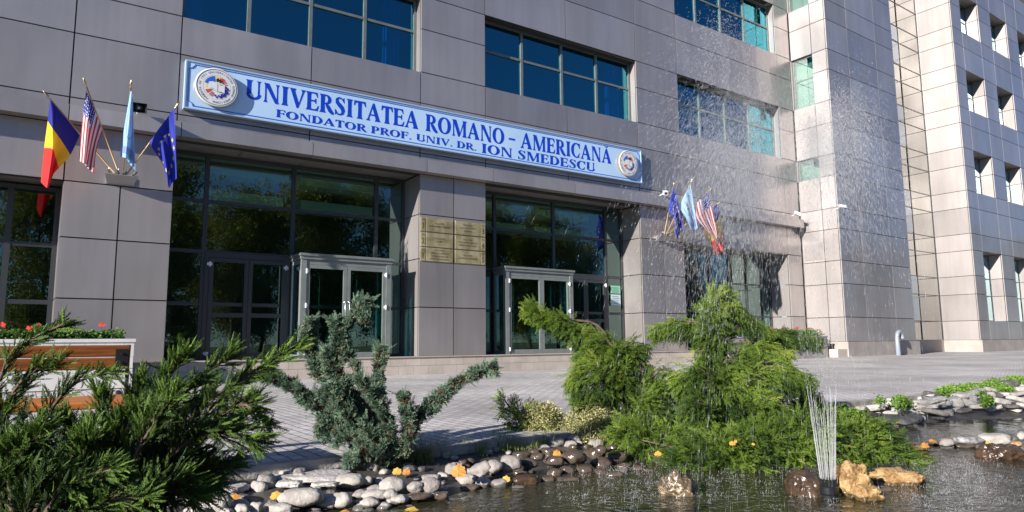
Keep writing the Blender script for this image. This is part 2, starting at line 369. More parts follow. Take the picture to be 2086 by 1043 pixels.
window('entrance_glazing', [10.45, 11.33, 13.60, 15.86, 16.65], .44, 5.30, [1.72, 2.95, 4.18], YG, 'dframe', 'glass_low', .08)
window('lobby_window', [18.8, 20.0, 21.2, 22.4, 23.5, 24.5, 25.1], .44, 4.2, [1.72, 3.0], YG, 'dframe', 'glass_low', .07)
window('lobby_window', [-4.7, -2.9, -1.6, -.42, .42], .44, 4.1, [1.68, 2.85], YG, 'dframe', 'glass_low', .09)
# interiors seen through the glass
it = MB()
it.box(-4.8, 26, 24, 24.2, .3, 5.5); it.box(-4.8, 26, 17.0, 24, 5.36, 5.5); it.box(-4.8, 26, 17.0, 24, .30, .42, 1)
for x in (1.4, 9.4, 17.7, 25.8): it.box(x-.15, x+.15, 17.0, 24, .42, 5.36)
for k in range(3):
    z = 8.16+4.5*k
    it.box(-4.8, 26, 22, 22.2, z-1, z+3); it.box(-4.8, 26, 16.45, 22, z+2.45, z+2.6); it.box(-4.8, 26, 16.45, 22, z-.9, z-.8, 1)
    it.box(2.1, 26, 16.36, 16.5, z-.9, z-.02)
    for x in (2.2, 9.4, 17.7, 25.6): it.box(x-.12, x+.12, 16.5, 22, z-.8, z+2.45)
it.build('interior', ['room', 'roomfloor'], B)
for x0, x1 in ((3.5, 5.45), (5.95, 8.05), (11.6, 13.6), (14.0, 16.2)):
    bl = MB(); bl.box(x0, x1, 18.4, 19.1, 4.45, 4.72); bl.build('ceiling_bulkhead', ['bulk'], B); bl = MB(); bl.box(x0-.1, x1+.1, 18.2, 19.3, 5.1, 5.3); bl.build('ceiling_bulkhead', ['bulk'], B)
for a, b, k in ((7.45, 8.0, 0), (15.75, 16.4, 0), (2.5, 2.9, 0), (24.2, 24.8, 0), (24.1, 24.7, 1)):
    cb = MB(); z = 8.16+4.5*k; n = 24
    vs = []
    for i in range(n+1):
        x = a+(b-a)*i/n; y = 16.62+.05*math.sin(i*1.9)+.02*math.sin(i*.7)
        vs += [(x, y, z+.02), (x, y, z+2.3)]
    cb.add(vs, [(2*i, 2*i+2, 2*i+3, 2*i+1) for i in range(n)]); cb.build('curtain', ['curtain'], B)

# --- doors and vestibules
def leaf(par, x0, x1, z0, z1, Y, handle_side, hinge_side, handle=True):
    d = MB(); w_ = .085
    d.box(x0, x0+w_, Y, Y+.06, z0, z1); d.box(x1-w_, x1, Y, Y+.06, z0, z1)
    d.box(x0+w_, x1-w_, Y, Y+.06, z0, z0+.13); d.box(x0+w_, x1-w_, Y, Y+.06, z1-w_, z1)
    o = d.build('door', ['door'], par)
    g = MB(); g.add([(x0+w_, Y+.03, z0+.13), (x1-w_, Y+.03, z0+.13), (x1-w_, Y+.03, z1-w_), (x0+w_, Y+.03, z1-w_)], [(0, 1, 2, 3)])
    q = g.build('glass', ['glass_low'], o); q.location = (0, 0, 0)
    if handle:
        hx = x1-.05 if handle_side > 0 else x0+.05
        h = MB(); h.tube([(hx, Y-.002, z0+.85), (hx, Y-.07, z0+.85), (hx, Y-.07, z0+1.35), (hx, Y-.002, z0+1.35)], .016, 8)
        q = h.build('handle', ['chrome'], o, True); q.location = (0, 0, 0)
    hi = MB(); hx = x0 if hinge_side < 0 else x1
    for zz in (z0+.14, z0+(z1-z0)*.56, z1-.16):
        hi = MB(); hi.tube([(hx, Y-.025, zz-.055), (hx, Y-.025, zz+.055)], .022, 10); hi.box(hx-.05, hx+.05, Y-.018, Y-.004, zz-.03, zz+.03)
        q = hi.build('hinge', ['white'], o); q.location = (0, 0, 0)
    return o
# plain double doors in the glass plane
def doorset(x0, x1, Y, ztop):
    f_ = MB(); f_.box(x0, x0+.1, Y-.03, Y-.002, .44, ztop); f_.box(x1-.1, x1, Y-.03, Y-.002, .44, ztop); f_.box(x0+.1, x1-.1, Y-.03, Y-.002, ztop-.12, ztop)
    o = f_.build('double_door', ['dframe'], B); m_ = (x0+x1)/2
    for a, b, s in ((x0+.1, m_-.004, -1), (m_+.004, x1-.1, 1)):
        d = MB(); w_ = .09
        d.box(a, a+w_, Y-.05, Y-.004, .45, ztop-.13); d.box(b-w_, b, Y-.05, Y-.004, .45, ztop-.13)
        d.box(a+w_, b-w_, Y-.05, Y-.004, .45, .6); d.box(a+w_, b-w_, Y-.05, Y-.004, ztop-.22, ztop-.13); d.box(a+w_, b-w_, Y-.046, Y-.006, 1.42, 1.52)
        q = d.build('door_leaf', ['dframe'], o); q.location = (0, 0, 0)
    for x in (x0+.1, x1-.1):
        for zz in (.6, ztop-.28): hi = MB(); hi.box(x-.06, x+.05, Y-.075, Y-.055, zz-.03, zz+.03); hi.tube([(x, Y-.07, zz-.06), (x, Y-.07, zz+.06)], .02, 8); q = hi.build('hinge', ['white'], o); q.location = (0, 0, 0)
doorset(3.27, 5.22, YG, 2.92); doorset(13.9, 15.85, YG, 2.93)
def vestibule(x0, x1, yf, zt, split):
    v = MB(); p = .13
    for x in (x0, x1-p): v.box(x, x+p, yf, yf+p, .44, zt-.14)
    v.box(x0-.05, x1+.05, yf-.05, YG-.02, zt-.06, zt)               # cap
    v.box(x0-.02, x1+.02, yf-.02, YG-.02, zt-.14, zt-.062)
    for x in (x0, x1-.07):
        v.box(x+.01, x+.06, YG-.12, YG-.04, .44, zt-.142); v.box(x+.015, x+.055, yf+p, YG-.12, .44, .54); v.box(x+.015, x+.055, yf+p, YG-.12, zt-.24, zt-.142)
    v.box(x0+p, x1-p, yf+.02, yf+.1, zt-.26, zt-.142)
    o = v.build('vestibule', ['door'], B)
    for x in (x0+.03, x1-.04):
        g = MB(); g.add([(x, yf+p, .5), (x, YG-.1, .5), (x, YG-.1, zt-.2), (x, yf+p, zt-.2)], [(0, 1, 2, 3)])
        q = g.build('side_glass', ['glass_side'], o); q.location = (0, 0, 0)
    leaf(B, x0+p+.004, split-.005, .45, zt-.265, yf+.02, 1, -1, x0 < 8); leaf(B, split+.005, x1-p-.004, .45, zt-.265, yf+.02, -1, 1, x0 < 8)
vestibule(5.24, 7.56, 16.03, 2.94, 6.39); vestibule(11.25, 13.80, 16.2, 2.99, 12.58)
# notices on the glass
for (z0, z1, c) in ((2.40, 2.66, (.30, .62, .42)), (1.99, 2.36, (.55, .72, .72))):
    nb = MB(); nb.box(16.02, 16.46, YG-.012, YG-.006, z0, z1)
    nm = mat('paper', c, .6); t = nb.build('paper_notice', [nm])
    tag(t, 'green framed notice stuck high on the right entrance glass' if z0 > 2.2 else 'pale blue printed notice stuck below the green one on the entrance glass', 'notice')
    tb = MB()
    for i in range(5): tb.box(16.07+.03*R.random(), 16.41-.05*R.random(), YG-.0145, YG-.0125, z1-.06-i*(z1-z0-.06)/5.2-.014, z1-.06-i*(z1-z0-.06)/5.2)
    tb.build('printed_lines', [mat('ink', (.05, .22, .16) if z0 > 2.2 else (.08, .12, .2), .7)], t)
# --- plinth / steps
pl = MB()
def tiles(mb, x0, x1, y, z0, z1, dx, off=0, mi=0, th=.03):
    x = x0-off
    while x < x1:
        a, b = max(x, x0), min(x+dx, x1)
        if b-a > .03: mb.box(a+.003, b-.003, y, y+th, z0+.003, z1-.003, mi, R.random())
        x += dx
tiles(pl, -6, 18.8, 15.74, .22, .425, .42); tiles(pl, -6, 18.8, 15.74, .0, .22, .42, .2)
x = -6
while x < 18.8: pl.box(x+.003, min(x+.6, 18.8)-.003, 15.71, 16.2, .428, .448, 0, R.random()); x += .6
pl.box(-6, 26, 15.76, 17.0, -.1, .424, 1); pl.box(-6, 26, 16.2, 17.0, .424, .442, 2)
pl.box(18.8, 26, 15.71, 16.2, .424, .444, 0)
pl.build('entrance_plinth', ['tile', 'tileg', 'stone'], B)

# --- tower and side block
tw = MB()
J = [.70, 1.66, 2.98, 3.9, 5.18, 6.03, 7.36, 8.24, 9.53, 10.48, 11.78, 12.66, 13.95, 14.85, 16.1, 16.98, 18.3, 19.2, 20.5, 21.4, 22.7]
XT, YT, XT2, YS, XB = 26.1, 14.35, 31.75, 16.05, 38.42
for a, b in zip(J, J[1:]):
    for y0, y1 in ((YT, 15.02), (15.02, 15.98)):
        inwin = y0 > 15 and any(abs(a-z) < .05 for z in (7.36, 10.48, 11.78, 14.85, 16.1, 19.2, 20.5))
        if not inwin: spanel(tw, y0+(.045 if y0 < 15 else 0), y1, a, b, XT)
    for x0, x1 in ((XT, 27.75), (27.75, 30.12), (30.12, XT2)): fpanel(tw, x0, x1, a, b, YT)
    spanel(tw, YT+.045, YS, a, b, XT2, .04, 0, -1)
    spanel(tw, YT+.045, YS+.02, a, b, XB)
tw.box(XT+.03, XT2-.03, YT+.03, 15.0, 0, 22.7, 1)
for z0, z1 in ((0, 7.35), (8.25, 10.47), (12.67, 14.84), (16.99, 22.7)): tw.box(XT+.03, XT+.3, 15.0, 16.1, z0, z1, 1)
for z0, z1 in ((7.36, 8.24), (10.48, 12.66), (14.85, 16.98)):
    tw.box(XT+.002, XT+.3, 15.965, 16.04, z0, z1, 0, .5); tw.box(XT+.045, XT+.3, 15.0, 15.03, z0, z1, 0, .5); tw.box(XT+.045, XT+.3, 15.03, 15.965, z1, z1+.03, 0, .4); tw.box(XT+.045, XT+.3, 15.03, 15.965, z0-.03, z0-.002, 0, .4)
# block front with deep windows
BXs = [39.62, 41.98, 43.62, 45.98, 47.62, 49.98, 51.62, 53.98, 55.62, 57.98, 59.62, 62]
edges = [XB]+BXs
for i, (a, b) in enumerate(zip(edges, edges[1:])):
    iswin = i % 2 == 1
    for z0, z1 in zip(J, J[1:]):
        if iswin:
            mid = (z0+z1)/2
            if any(lo < mid < hi for lo, hi in ((1.66, 5.18), (8.24, 10.48), (12.66, 14.85), (16.98, 19.2), (21.4, 23.6))): continue
        fpanel(tw, a, b, z0, z1, YT)
for a, b in zip(edges[::2], edges[1::2]): tw.box(a+.03, b-.03, YT+.03, 15.3, 0, 22.7, 1)
for a, b in zip(edges[1::2], edges[2::2]):
    for z0, z1 in ((0, 1.66), (5.18, 8.24), (10.48, 12.66), (14.85, 16.98), (19.2, 21.4)):
        tw.box(a-.03, b+.03, YT+.031, 15.29, z0+.04, z1-.04, 1)
        tw.box(a, b, YT+.045, 15.2, z1-.038, z1-.006, 0, .5)           # sill slab
        if z0 > 1: tw.box(a, b, YT+.045, 15.2, z0+.006, z0+.038, 0, .3)  # head slab
    for z0, z1 in ((1.66, 5.18), (8.24, 10.48), (12.66, 14.85), (16.98, 19.2)):
        zs = [z for z in J if z0-.01 <= z <= z1+.01]
        for u, v in zip(zs, zs[1:]): spanel(tw, YT+.045, 15.15, u, v, b-.04, .035); spanel(tw, YT+.045, 15.15, u, v, a+.04, .035, 0, -1)
tw.box(XB+.03, 62, 15.3, 17, 0, 22.7, 1)
tw.build('tower_wall', ['panel', 'joint'], B)
bs = MB()
def bstone(x0, x1, y0, y1, z1=.70): bs.box(x0, x1, y0, y1, .0, z1, 0, R.random())
for x0, x1 in ((26.0, 27.9), (27.91, 30.2), (30.21, 31.85)): bstone(x0, x1, YT-.10, YT+.03)
bs.box(26.0, 26.12, YT+.031, 16.1, 0, .70, 0, .5)
for x0, x1 in ((31.9, 35), (35.01, 38.3)): bstone(x0, x1, YS-.05, YS+.1, .74)
bs.box(38.3, 38.44, YT+.031, YS-.06, 0, .70, 0, .6)
x = 38.3
while x < 62: bstone(x, x+2.3, YT-.10, YT+.03); x += 2.31
bs.build('base_course', ['stone'], B)
for a, b in zip(edges[1::2], edges[2::2]):
    for z0, z1, zt in ((1.66, 5.18, [2.98, 3.9]), (8.24, 10.48, [9.45]), (12.66, 14.85, [13.85]), (16.98, 19.2, [18.2])):
        if a > 50 and z0 < 12: continue
        window('window', [a+.05, a+1.15, b-.05], z0, z1, zt, 14.93, 'frame', 'glass_side', .05, B, None, .06)
for z0, z1, zt in ((7.36, 8.24, []), (10.48, 12.66, [11.7]), (14.85, 16.98, [16.0])):
    f_ = MB(); yy0, yy1 = 15.03, 15.97; X = XT+.12
    for u, v in ((z0, z0+.05), (z1-.05, z1)): f_.box(X, X+.05, yy0, yy1, u, v)
    for u, v in ((yy0, yy0+.05), (yy1-.05, yy1)): f_.box(X, X+.05, u, v, z0+.05, z1-.05)
    for z in zt: f_.box(X+.004, X+.046, yy0+.05, yy1-.05, z-.03, z+.03)
    o = f_.build('side_window', ['frame'], B)
    g = MB(); g.add([(X+.02, yy0, z0), (X+.02, yy1, z0), (X+.02, yy1, z1), (X+.02, yy0, z1)], [(0, 1, 2, 3)])
    q = g.build('glass', ['glass_low'], o); q.location = (0, 0, 0)
    h = MB(); h.box(X+.3, X+.34, yy0-.1, yy1+.1, z0-.2, z1+.2); h.build('interior', ['room'], B)
gr = MB(); gr.box(XT-.012, XT-.002, 15.08, 15.9, 4.0, 4.72, 0)
for i in range(16): z = 4.03+i*.042; gr.box(XT-.024, XT-.013, 15.1, 15.88, z, z+.016, 0)
gr.build('vent_grille', ['gtile'], B)
# glazed strip between tower and block
gs = MB(); gs.box(XT2, XB, YS+.12, YS+.25, .7, 22.7, 1)
gw = [XT2+.03, 33.9, 36.15, XB-.01]
for x in gw: gs.box(x-.025, x+.025, YS-.03, YS+.03, .7, 22.7, 0)
for z in J: gs.box(XT2+.03, XB, YS-.022, YS+.022, z-.02, z+.02, 0)
o = gs.build('curtain_wall', ['dframe', 'room'], B)
g = MB(); g.add([(XT2, YS, .7), (XB, YS, .7), (XB, YS, 22.7), (XT2, YS, 22.7)], [(0, 1, 2, 3)])
q = g.build('glass', ['glass_mirror'], o); q.location = (0, 0, 0)
pam = mat('painted_sky_pane', (.42, .60, .58), .15, 0, .8)  # sky reflection in some panes, painted on as an opaque aqua colour
for z0, z1 in ((1.66, 2.9), (3.0, 3.85), (6.1, 7.3), (7.4, 8.2), (10.5, 11.7), (11.85, 12.6), (14.9, 16.05), (16.15, 16.9)):
    ml = MB(); ml.box(35.3, 36.1, YS-.015, YS-.006, z0, z1); q = ml.build('pale_pane', [pam], o); q.location = (0, 0, 0)
# roof mass so reflections and shadows stay closed
rf = MB(); rf.box(-4.8, 62, 17.2, 26, 0, .3, 0); rf.box(-4.8, 26.05, 24.2, 26, .3, 22.6, 0); rf.box(-4.8, 62, 16.3, 26, 22.7, 23.0, 0)
rf.box(-6, -4.8, 15.9, 26, 0, 22.7, 0)
rf.build('roof', ['stone'], B)

# ================================================================== SIGN BOARD
SX0, SX1, SZ0, SZ1 = 2.52, 16.60, 6.03, 7.10
SB = empty('sign_board', (9.5, 16, 6.03), 'long pale blue sign board with dark blue university name above the entrances', 'sign')
def sb(mb): mb.warp = warp; return mb
m_ = sb(MB()); n = 14
for i in range(n):
    a = SX0+(SX1-SX0)*i/n; b = SX0+(SX1-SX0)*(i+1)/n
    m_.box(a, b-.0015, 15.86, 15.985, SZ0, SZ1, 0)
m_.build('board', ['signblue'], SB)
m_ = sb(MB())
for i in range(n):
    a = SX0+(SX1-SX0)*i/n; b = SX0+(SX1-SX0)*(i+1)/n
    m_.box(a, b, 15.84, 15.99, SZ0-.03, SZ0-.001); m_.box(a, b, 15.84, 15.99, SZ1+.001, SZ1+.03)
m_.box(SX0-.03, SX0-.001, 15.84, 15.99, SZ0-.03, SZ1+.03); m_.box(SX1+.001, SX1+.03, 15.84, 15.99, SZ0-.03, SZ1+.03)
m_.build('rim', ['signrim'], SB)
m_ = sb(MB()); e = .05; c = .10; lw = .009
def ln(x0, x1, z0, z1): m_.box(x0, x1, 15.853, 15.858, z0, z1)
for i in range(n):
    a = SX0+e+c+(SX1-SX0-2*e-2*c)*i/n; b = SX0+e+c+(SX1-SX0-2*e-2*c)*(i+1)/n
    for z in (SZ0+e, SZ1-e): ln(a, b, z-lw, z+lw)
for x in (SX0+e, SX1-e): ln(x-lw, x+lw, SZ0+e+c, SZ1-e-c)
for cx, sx in ((SX0+e, 1), (SX1-e, -1)):
    for cz, sz in ((SZ0+e, 1), (SZ1-e, -1)):
        pp = [(cx+sx*c*math.cos(t), cz+sz*c*math.sin(t)) for t in np.linspace(0, PI/2, 7)]
        for p, q in zip(pp, pp[1:]): m_.tube([(p[0], 15.855, p[1]), (q[0], 15.855, q[1])], .009, 4)
m_.build('border_line', ['line'], SB)

# flared serif letters, drawn as strokes of changing width
GL = {}
def stem(x, w=.21, z0=0., z1=1., fl=.075, top=True, bot=True):
    L_ = [(x-w/2, z0+.5)]; h = z1-z0
    pts = []
    a = fl if bot else 0; b = fl if top else 0
    pts += [(x-w/2-a, z0), (x-w/2-a*.55, z0+.035*h), (x-w/2, z0+.13*h), (x-w/2+.008, z0+.5*h), (x-w/2, z0+.87*h), (x-w/2-b*.55, z1-.035*h), (x-w/2-b, z1)]
    pts += [(x+w/2+b, z1), (x+w/2+b*.55, z1-.035*h), (x+w/2, z0+.87*h), (x+w/2-.008, z0+.5*h), (x+w/2, z0+.13*h), (x+w/2+a*.55, z0+.035*h), (x+w/2+a, z0)]
    return ('strip', pts)
def arc(cx, cz, rx, rz, t0, t1, w0, w1, n=18):
    """ribbon along an ellipse; w0 width at the sides, w1 at top and bottom"""
    P_ = []
    for i in range(n+1):
        t = math.radians(t0+(t1-t0)*i/n); k = abs(math.cos(t)); w_ = w1+(w0-w1)*k**1.3
        P_.append((cx+rx*math.cos(t), cz+rz*math.sin(t), w_, math.cos(t), math.sin(t)))
    return ('ribbon', P_)
def rib(pts):
    P_ = []
    for i, (x, z, w_) in enumerate(pts):
        a = pts[max(i-1, 0)]; b = pts[min(i+1, len(pts)-1)]; dx, dz = b[0]-a[0], b[1]-a[1]; l = math.hypot(dx, dz) or 1
        P_.append((x, z, w_, -dz/l, dx/l))
    return ('ribbon', P_)
W_ = .21
GL['I'] = (.40, [stem(.20)])
GL['-'] = (.40, [('poly', [(.05, .38), (.35, .38), (.35, .50), (.05, .50)])])
GL['.'] = (.26, [('poly', [(.13+.09*math.cos(t), .09+.09*math.sin(t)) for t in np.linspace(0, 2*PI, 13)[:-1]])])
GL[' '] = (.30, [])
GL['U'] = (.80, [stem(.18, W_, .28, 1., bot=False), stem(.64, .085, .30, 1., .07, bot=False), arc(.405, .30, .275, .235, 180, 360, .15, .12)])
GL['N'] = (.86, [stem(.14, .075, 0, 1, .065), stem(.72, .075, 0, 1, .065), ('poly', [(.04, 1), (.30, 1), (.775, .02), (.70, -.03), (.60, .02), (.11, .93)])])
GL['V'] = (.80, [('poly', [(-.02, 1), (.32, 1), (.30, .96), (.26, .88), (.47, .24), (.40, -.02), (.36, -.02), (.06, .88), (.02, .96)]), ('poly', [(.40, -.02), (.47, .24), (.64, .86), (.60, .96), (.56, 1), (.82, 1), (.79, .96), (.73, .88), (.44, -.02)])])
GL['A'] = (.84, [('poly', [(.84, 0), (.50, 0), (.52, .05), (.55, .12), (.34, .80), (.40, 1.02), (.47, 1.02), (.78, .12), (.81, .05)]), ('poly', [(.40, 1.0), (.36, .74), (.18, .14), (.21, .05), (.25, 0), (-.02, 0), (.02, .05), (.09, .13), (.35, .94)]), ('poly', [(.20, .30), (.58, .30), (.56, .38), (.23, .38)])])
GL['\u0102'] = (.84, GL['A'][1]+[rib([(.24, 1.24, .03), (.30, 1.15, .06), (.42, 1.11, .075), (.54, 1.15, .06), (.60, 1.24, .03)])])
_E = [stem(.17), ('poly', [(.25, 1), (.60, 1), (.63, .74), (.58, .74), (.54, .86), (.47, .915), (.25, .925)]), ('poly', [(.25, .485), (.46, .485), (.50, .39), (.54, .39), (.54, .67), (.50, .67), (.46, .57), (.25, .57)])]
GL['F'] = (.64, _E); GL['E'] = (.68, _E+[('poly', [(.25, 0), (.62, 0), (.68, .29), (.63, .29), (.57, .14), (.49, .085), (.25, .075)])])
GL['T'] = (.68, [stem(.34, W_, 0, .97, .07, top=False), ('poly', [(.0, .72), (.045, .72), (.09, .85), (.18, .90), (.5, .90), (.59, .85), (.635, .72), (.68, .72), (.66, 1.0), (.02, 1.0)])])
GL['R'] = (.76, [stem(.17), arc(.33, .735, .215, .225, -90, 90, .19, .07), ('poly', [(.22, 1), (.36, 1), (.36, .925), (.22, .925)]), ('poly', [(.22, .475), (.36, .475), (.36, .55), (.22, .55)]), rib([(.36, .50, .10), (.45, .36, .20), (.58, .14, .21), (.68, .04, .18), (.76, -.02, .10)])])
GL['P'] = (.68, [stem(.17), arc(.33, .72, .22, .24, -90, 90, .19, .07), ('poly', [(.22, 1), (.36, 1), (.36, .925), (.22, .925)]), ('poly', [(.22, .445), (.36, .445), (.36, .515), (.22, .515)])])
GL['D'] = (.80, [stem(.17), arc(.33, .5, .33, .46, -90, 90, .21, .075), ('poly', [(.22, 1), (.36, 1), (.36, .925), (.22, .925)]), ('poly', [(.22, 0), (.36, 0), (.36, .075), (.22, .075)])])
GL['O'] = (.86, [arc(.42, .5, .315, .465, 0, 360, .22, .07, 32)])
GL['C'] = (.74, [arc(.42, .5, .315, .465, 52, 308, .22, .07, 24), ('poly', [(.56, .93), (.66, 1.0), (.70, 1.0), (.70, .64), (.66, .64), (.60, .80)]), ('poly', [(.57, .07), (.66, .17), (.70, .33), (.665, .33), (.58, .22)])])
GL['S'] = (.62, [rib([(.52, .76, .05), (.47, .88, .09), (.36, .955, .075), (.24, .955, .10), (.145, .86, .15), (.16, .70, .20), (.30, .55, .23), (.42, .43, .23), (.49, .28, .20), (.46, .12, .14), (.35, .04, .09), (.22, .04, .08), (.12, .13, .08), (.08, .26, .05)]), ('poly', [(.50, .97), (.55, 1.0), (.57, .70), (.53, .70), (.48, .86)]), ('poly', [(.05, .02), (.09, 0), (.14, .12), (.08, .30), (.04, .30)])])
GL['M'] = (1.02, [stem(.13, .075, 0, 1, .065), stem(.86, .17, 0, 1, .065), ('poly', [(.05, 1), (.30, 1), (.56, .22), (.48, .0), (.43, .0), (.12, .90)]), ('poly', [(.47, .0), (.56, .22), (.80, 1.0), (.96, 1), (.86, .90), (.53, .0)])])
def text(mb, s, x0, x1, zb, h, Yf, sp=.035):
    tot = sum(GL[c][0]+sp for c in s)-sp; k = (x1-x0)/tot; x = x0; j = 0
    for ch in s:
        w_, prims = GL[ch]
        for kind, d in prims:
            j += 1; yf = Yf-.0005*(j % 5)
            if kind in ('poly',):
                mb.poly([(x+a*k, zb+b*h) for a, b in d], yf, Yf+.003)
            elif kind == 'strip':
                hlf = len(d)//2; Lp = d[:hlf]; Rp = d[hlf:][::-1]
                for i in range(hlf-1):
                    mb.poly([(x+p[0]*k, zb+p[1]*h) for p in (Lp[i], Rp[i], Rp[i+1], Lp[i+1])], yf, Yf+.003)
            else:
                for p, q in zip(d, d[1:]):
                    A_ = [(p[0]-p[3]*p[2]/2, p[1]-p[4]*p[2]/2), (p[0]+p[3]*p[2]/2, p[1]+p[4]*p[2]/2), (q[0]+q[3]*q[2]/2, q[1]+q[4]*q[2]/2), (q[0]-q[3]*q[2]/2, q[1]-q[4]*q[2]/2)]
                    mb.poly([(x+a*k, zb+b*h) for a, b in A_], yf, Yf+.003)
        x += (w_+sp)*k
tb = sb(MB())
text(tb, 'UNIVERSITATEA', 3.76, 8.20, 6.475, .47, 15.857); text(tb, 'ROMANO', 8.42, 11.0, 6.475, .47, 15.857); text(tb, '-', 11.12, 11.42, 6.475, .47, 15.857)
text(tb, 'AMERICAN\u0102', 11.58, 15.24, 6.475, .47, 15.857)
text(tb, 'FONDATOR PROF. UNIV. DR.', 4.47, 10.05, 6.155, .19, 15.857); text(tb, 'ION SMEDESCU', 10.20, 14.53, 6.125, .275, 15.857)
tb.build('lettering', ['letter'], SB)

def fonttext(s, size, M3, loc, align='CENTER', sx=1.):
    cu_ = bpy.data.curves.new('t', 'FONT'); cu_.body = s; cu_.size = size; cu_.align_x = align; cu_.align_y = 'CENTER'; cu_.resolution_u = 2
    ob = bpy.data.objects.new('t', cu_); C.objects.link(ob)
    bpy.context.view_layer.update()
    me = bpy.data.meshes.new_from_object(ob); bpy.data.objects.remove(ob); bpy.data.curves.remove(cu_)
    V = [(loc[0]+(v.co.x*sx*M3[0]-v.co.y*M3[1]), loc[1], loc[2]+(v.co.x*sx*M3[1]+v.co.y*M3[0])) for v in me.vertices]
    Fs = [list(p.vertices) for p in me.polygons]; bpy.data.meshes.remove(me); return V, Fs
def emblem(cx, cz, r, label_):
    m_ = sb(MB())
    E_ = empty('round_emblem', (cx, 15.86, cz), label_, 'emblem', 'round emblems on the sign board')
    m_.lathe((cx, 15.838, cz), (0, -1, 0), [(0, r*.97), (.05, r*.985), (.062, r)], 48, 0)
    m_.lathe((cx, 15.775, cz), (0, -1, 0), [(0, r), (.012, r*.99), (.02, r*.965)], 48, 1)
    m_.build('disc', ['gold', 'ewhite'], E_, False)
    yb = 15.752
    d = sb(MB())
    def ring(r0, r1, y, mi, n=48, a0=0, a1=360):
        for i in range(n):
            t0 = math.radians(a0+(a1-a0)*i/n); t1 = math.radians(a0+(a1-a0)*(i+1)/n)
            d.add([(cx+q*math.cos(t), y, cz+q*math.sin(t)) for q, t in ((r0, t0), (r1, t0), (r1, t1), (r0, t1))], [(0, 3, 2, 1)], mi)
    def pol(pts, mi, y): d.add([(cx+p[0]*r, y, cz+p[1]*r) for p in pts], [list(range(len(pts)))[::-1]], mi)
    ring(r*.90, r*.925, yb, 0); ring(r*.63, r*.642, yb, 5)
    # sectors inside the ring: blue and yellow upper left, red stripes, navy stars lower right
    ring(r*.30, r*.58, yb, 1, 16, 100, 165); ring(r*.30, r*.58, yb, 3, 8, 75, 100); ring(r*.34, r*.52, yb, 3, 5, 165, 188)
    ring(r*.30, r*.58, yb, 2, 5, 50, 70)
    for a in (33, 42, 22): ring(r*.30, r*.56, yb, 2, 2, a, a+4.5)
    ring(r*.30, r*.56, yb, 2, 5, 202, 222)
    for a in (229, 238, 247): ring(r*.32, r*.56, yb, 2, 2, a, a+4.5)
    for i in range(11):
        a = math.radians(262+i*10.5); q = r*(.44+.08*(i % 2)); s_ = r*(.115 if 2 < i < 9 else .08)
        pts = []
        for k in range(10): t = a+k*PI/5; rr = s_*(1 if k % 2 == 0 else .45); pts.append(((q*math.cos(a)+rr*math.cos(t))/r, (q*math.sin(a)+rr*math.sin(t))/r))
        pol(pts, 4, yb-.0005*(i+1))
    # open book and torch
    pol([(-.40, -.16), (-.38, .22), (-.20, .27), (.02, .20), (.02, -.22), (-.2, -.15)], 6, yb-.008); pol([(.04, -.22), (.04, .20), (.22, .23), (.36, .16), (.36, -.26), (.2, -.2)], 6, yb-.009)
    pol([(-.36, -.13), (-.22, -.10), (-.06, -.13), (-.22, -.075)], 0, yb-.010); pol([(.08, .14), (.2, .17), (.32, .12), (.2, .13)], 0, yb-.010)
    pol([(.005, -.22), (.005, .2), (.045, .2), (.045, -.22)], 5, yb-.011)
    pol([(.00, .24), (-.06, .38), (.04, .50), (.10, .40), (.17, .46), (.20, .30), (.16, .24), (.12, .36), (.05, .30)], 0, yb-.012)
    d.build('crest', ['eblack', 'eblue', 'ered', 'eyel', 'enavy', 'egrey', 'ewhite'], E_)
    tx = sb(MB())
    st = 'UNIVERSITATEA ROMANO-AMERICANA  FONDATA IN 1991 '
    for i, ch in enumerate(st):
        if ch == ' ': continue
        a = math.radians(118-i*360/len(st)); q = r*.775
        V, Fs = fonttext(ch, r*.155, (math.sin(a), -math.cos(a)), (cx+q*math.cos(a), yb-.001, cz+q*math.sin(a))); tx.add(V, Fs)
    tx.build('ring_lettering', ['eblack'], E_)
emblem(3.13, 6.575, .455, 'round white emblem on the left end of the sign, before the university name')
emblem(15.93, 6.565, .43, 'round white emblem on the right end of the sign, after the university name')

# ================================================================== BRASS PLAQUES
rows = [(3.74, 4.115), (3.335, 3.71), (2.945, 3.305)]
names = [[('FACULTATEA\nDE MANAGEMENT MARKETING', '3', 'lit brass plaque naming the management and marketing faculty, top left on the pillar'), ('FACULTATEA\nDE DREPT', '2', 'brass plaque naming the law faculty, middle left on the pillar'), ('FACULTATEA\nDE RELATII COMERCIALE\nSI FINANCIAR BANCARE\nINTERNE SI INTERNATIONALE', '1', 'brass plaque with four lines of text, bottom left on the pillar')],
         [('FACULTATEA\nDE STUDII ECONOMICE\nEUROPENE', '3', 'brass plaque naming the European economic studies faculty, top right on the pillar'), ('FACULTATEA\nDE ECONOMIA TURISMULUI\nINTERN SI INTERNATIONAL', '4', 'brass plaque naming the tourism economy faculty, middle right on the pillar'), ('FACULTATEA\nDE INFORMATICA MANAGERIALA', '5', 'brass plaque naming the managerial informatics faculty, bottom right on the pillar')]]
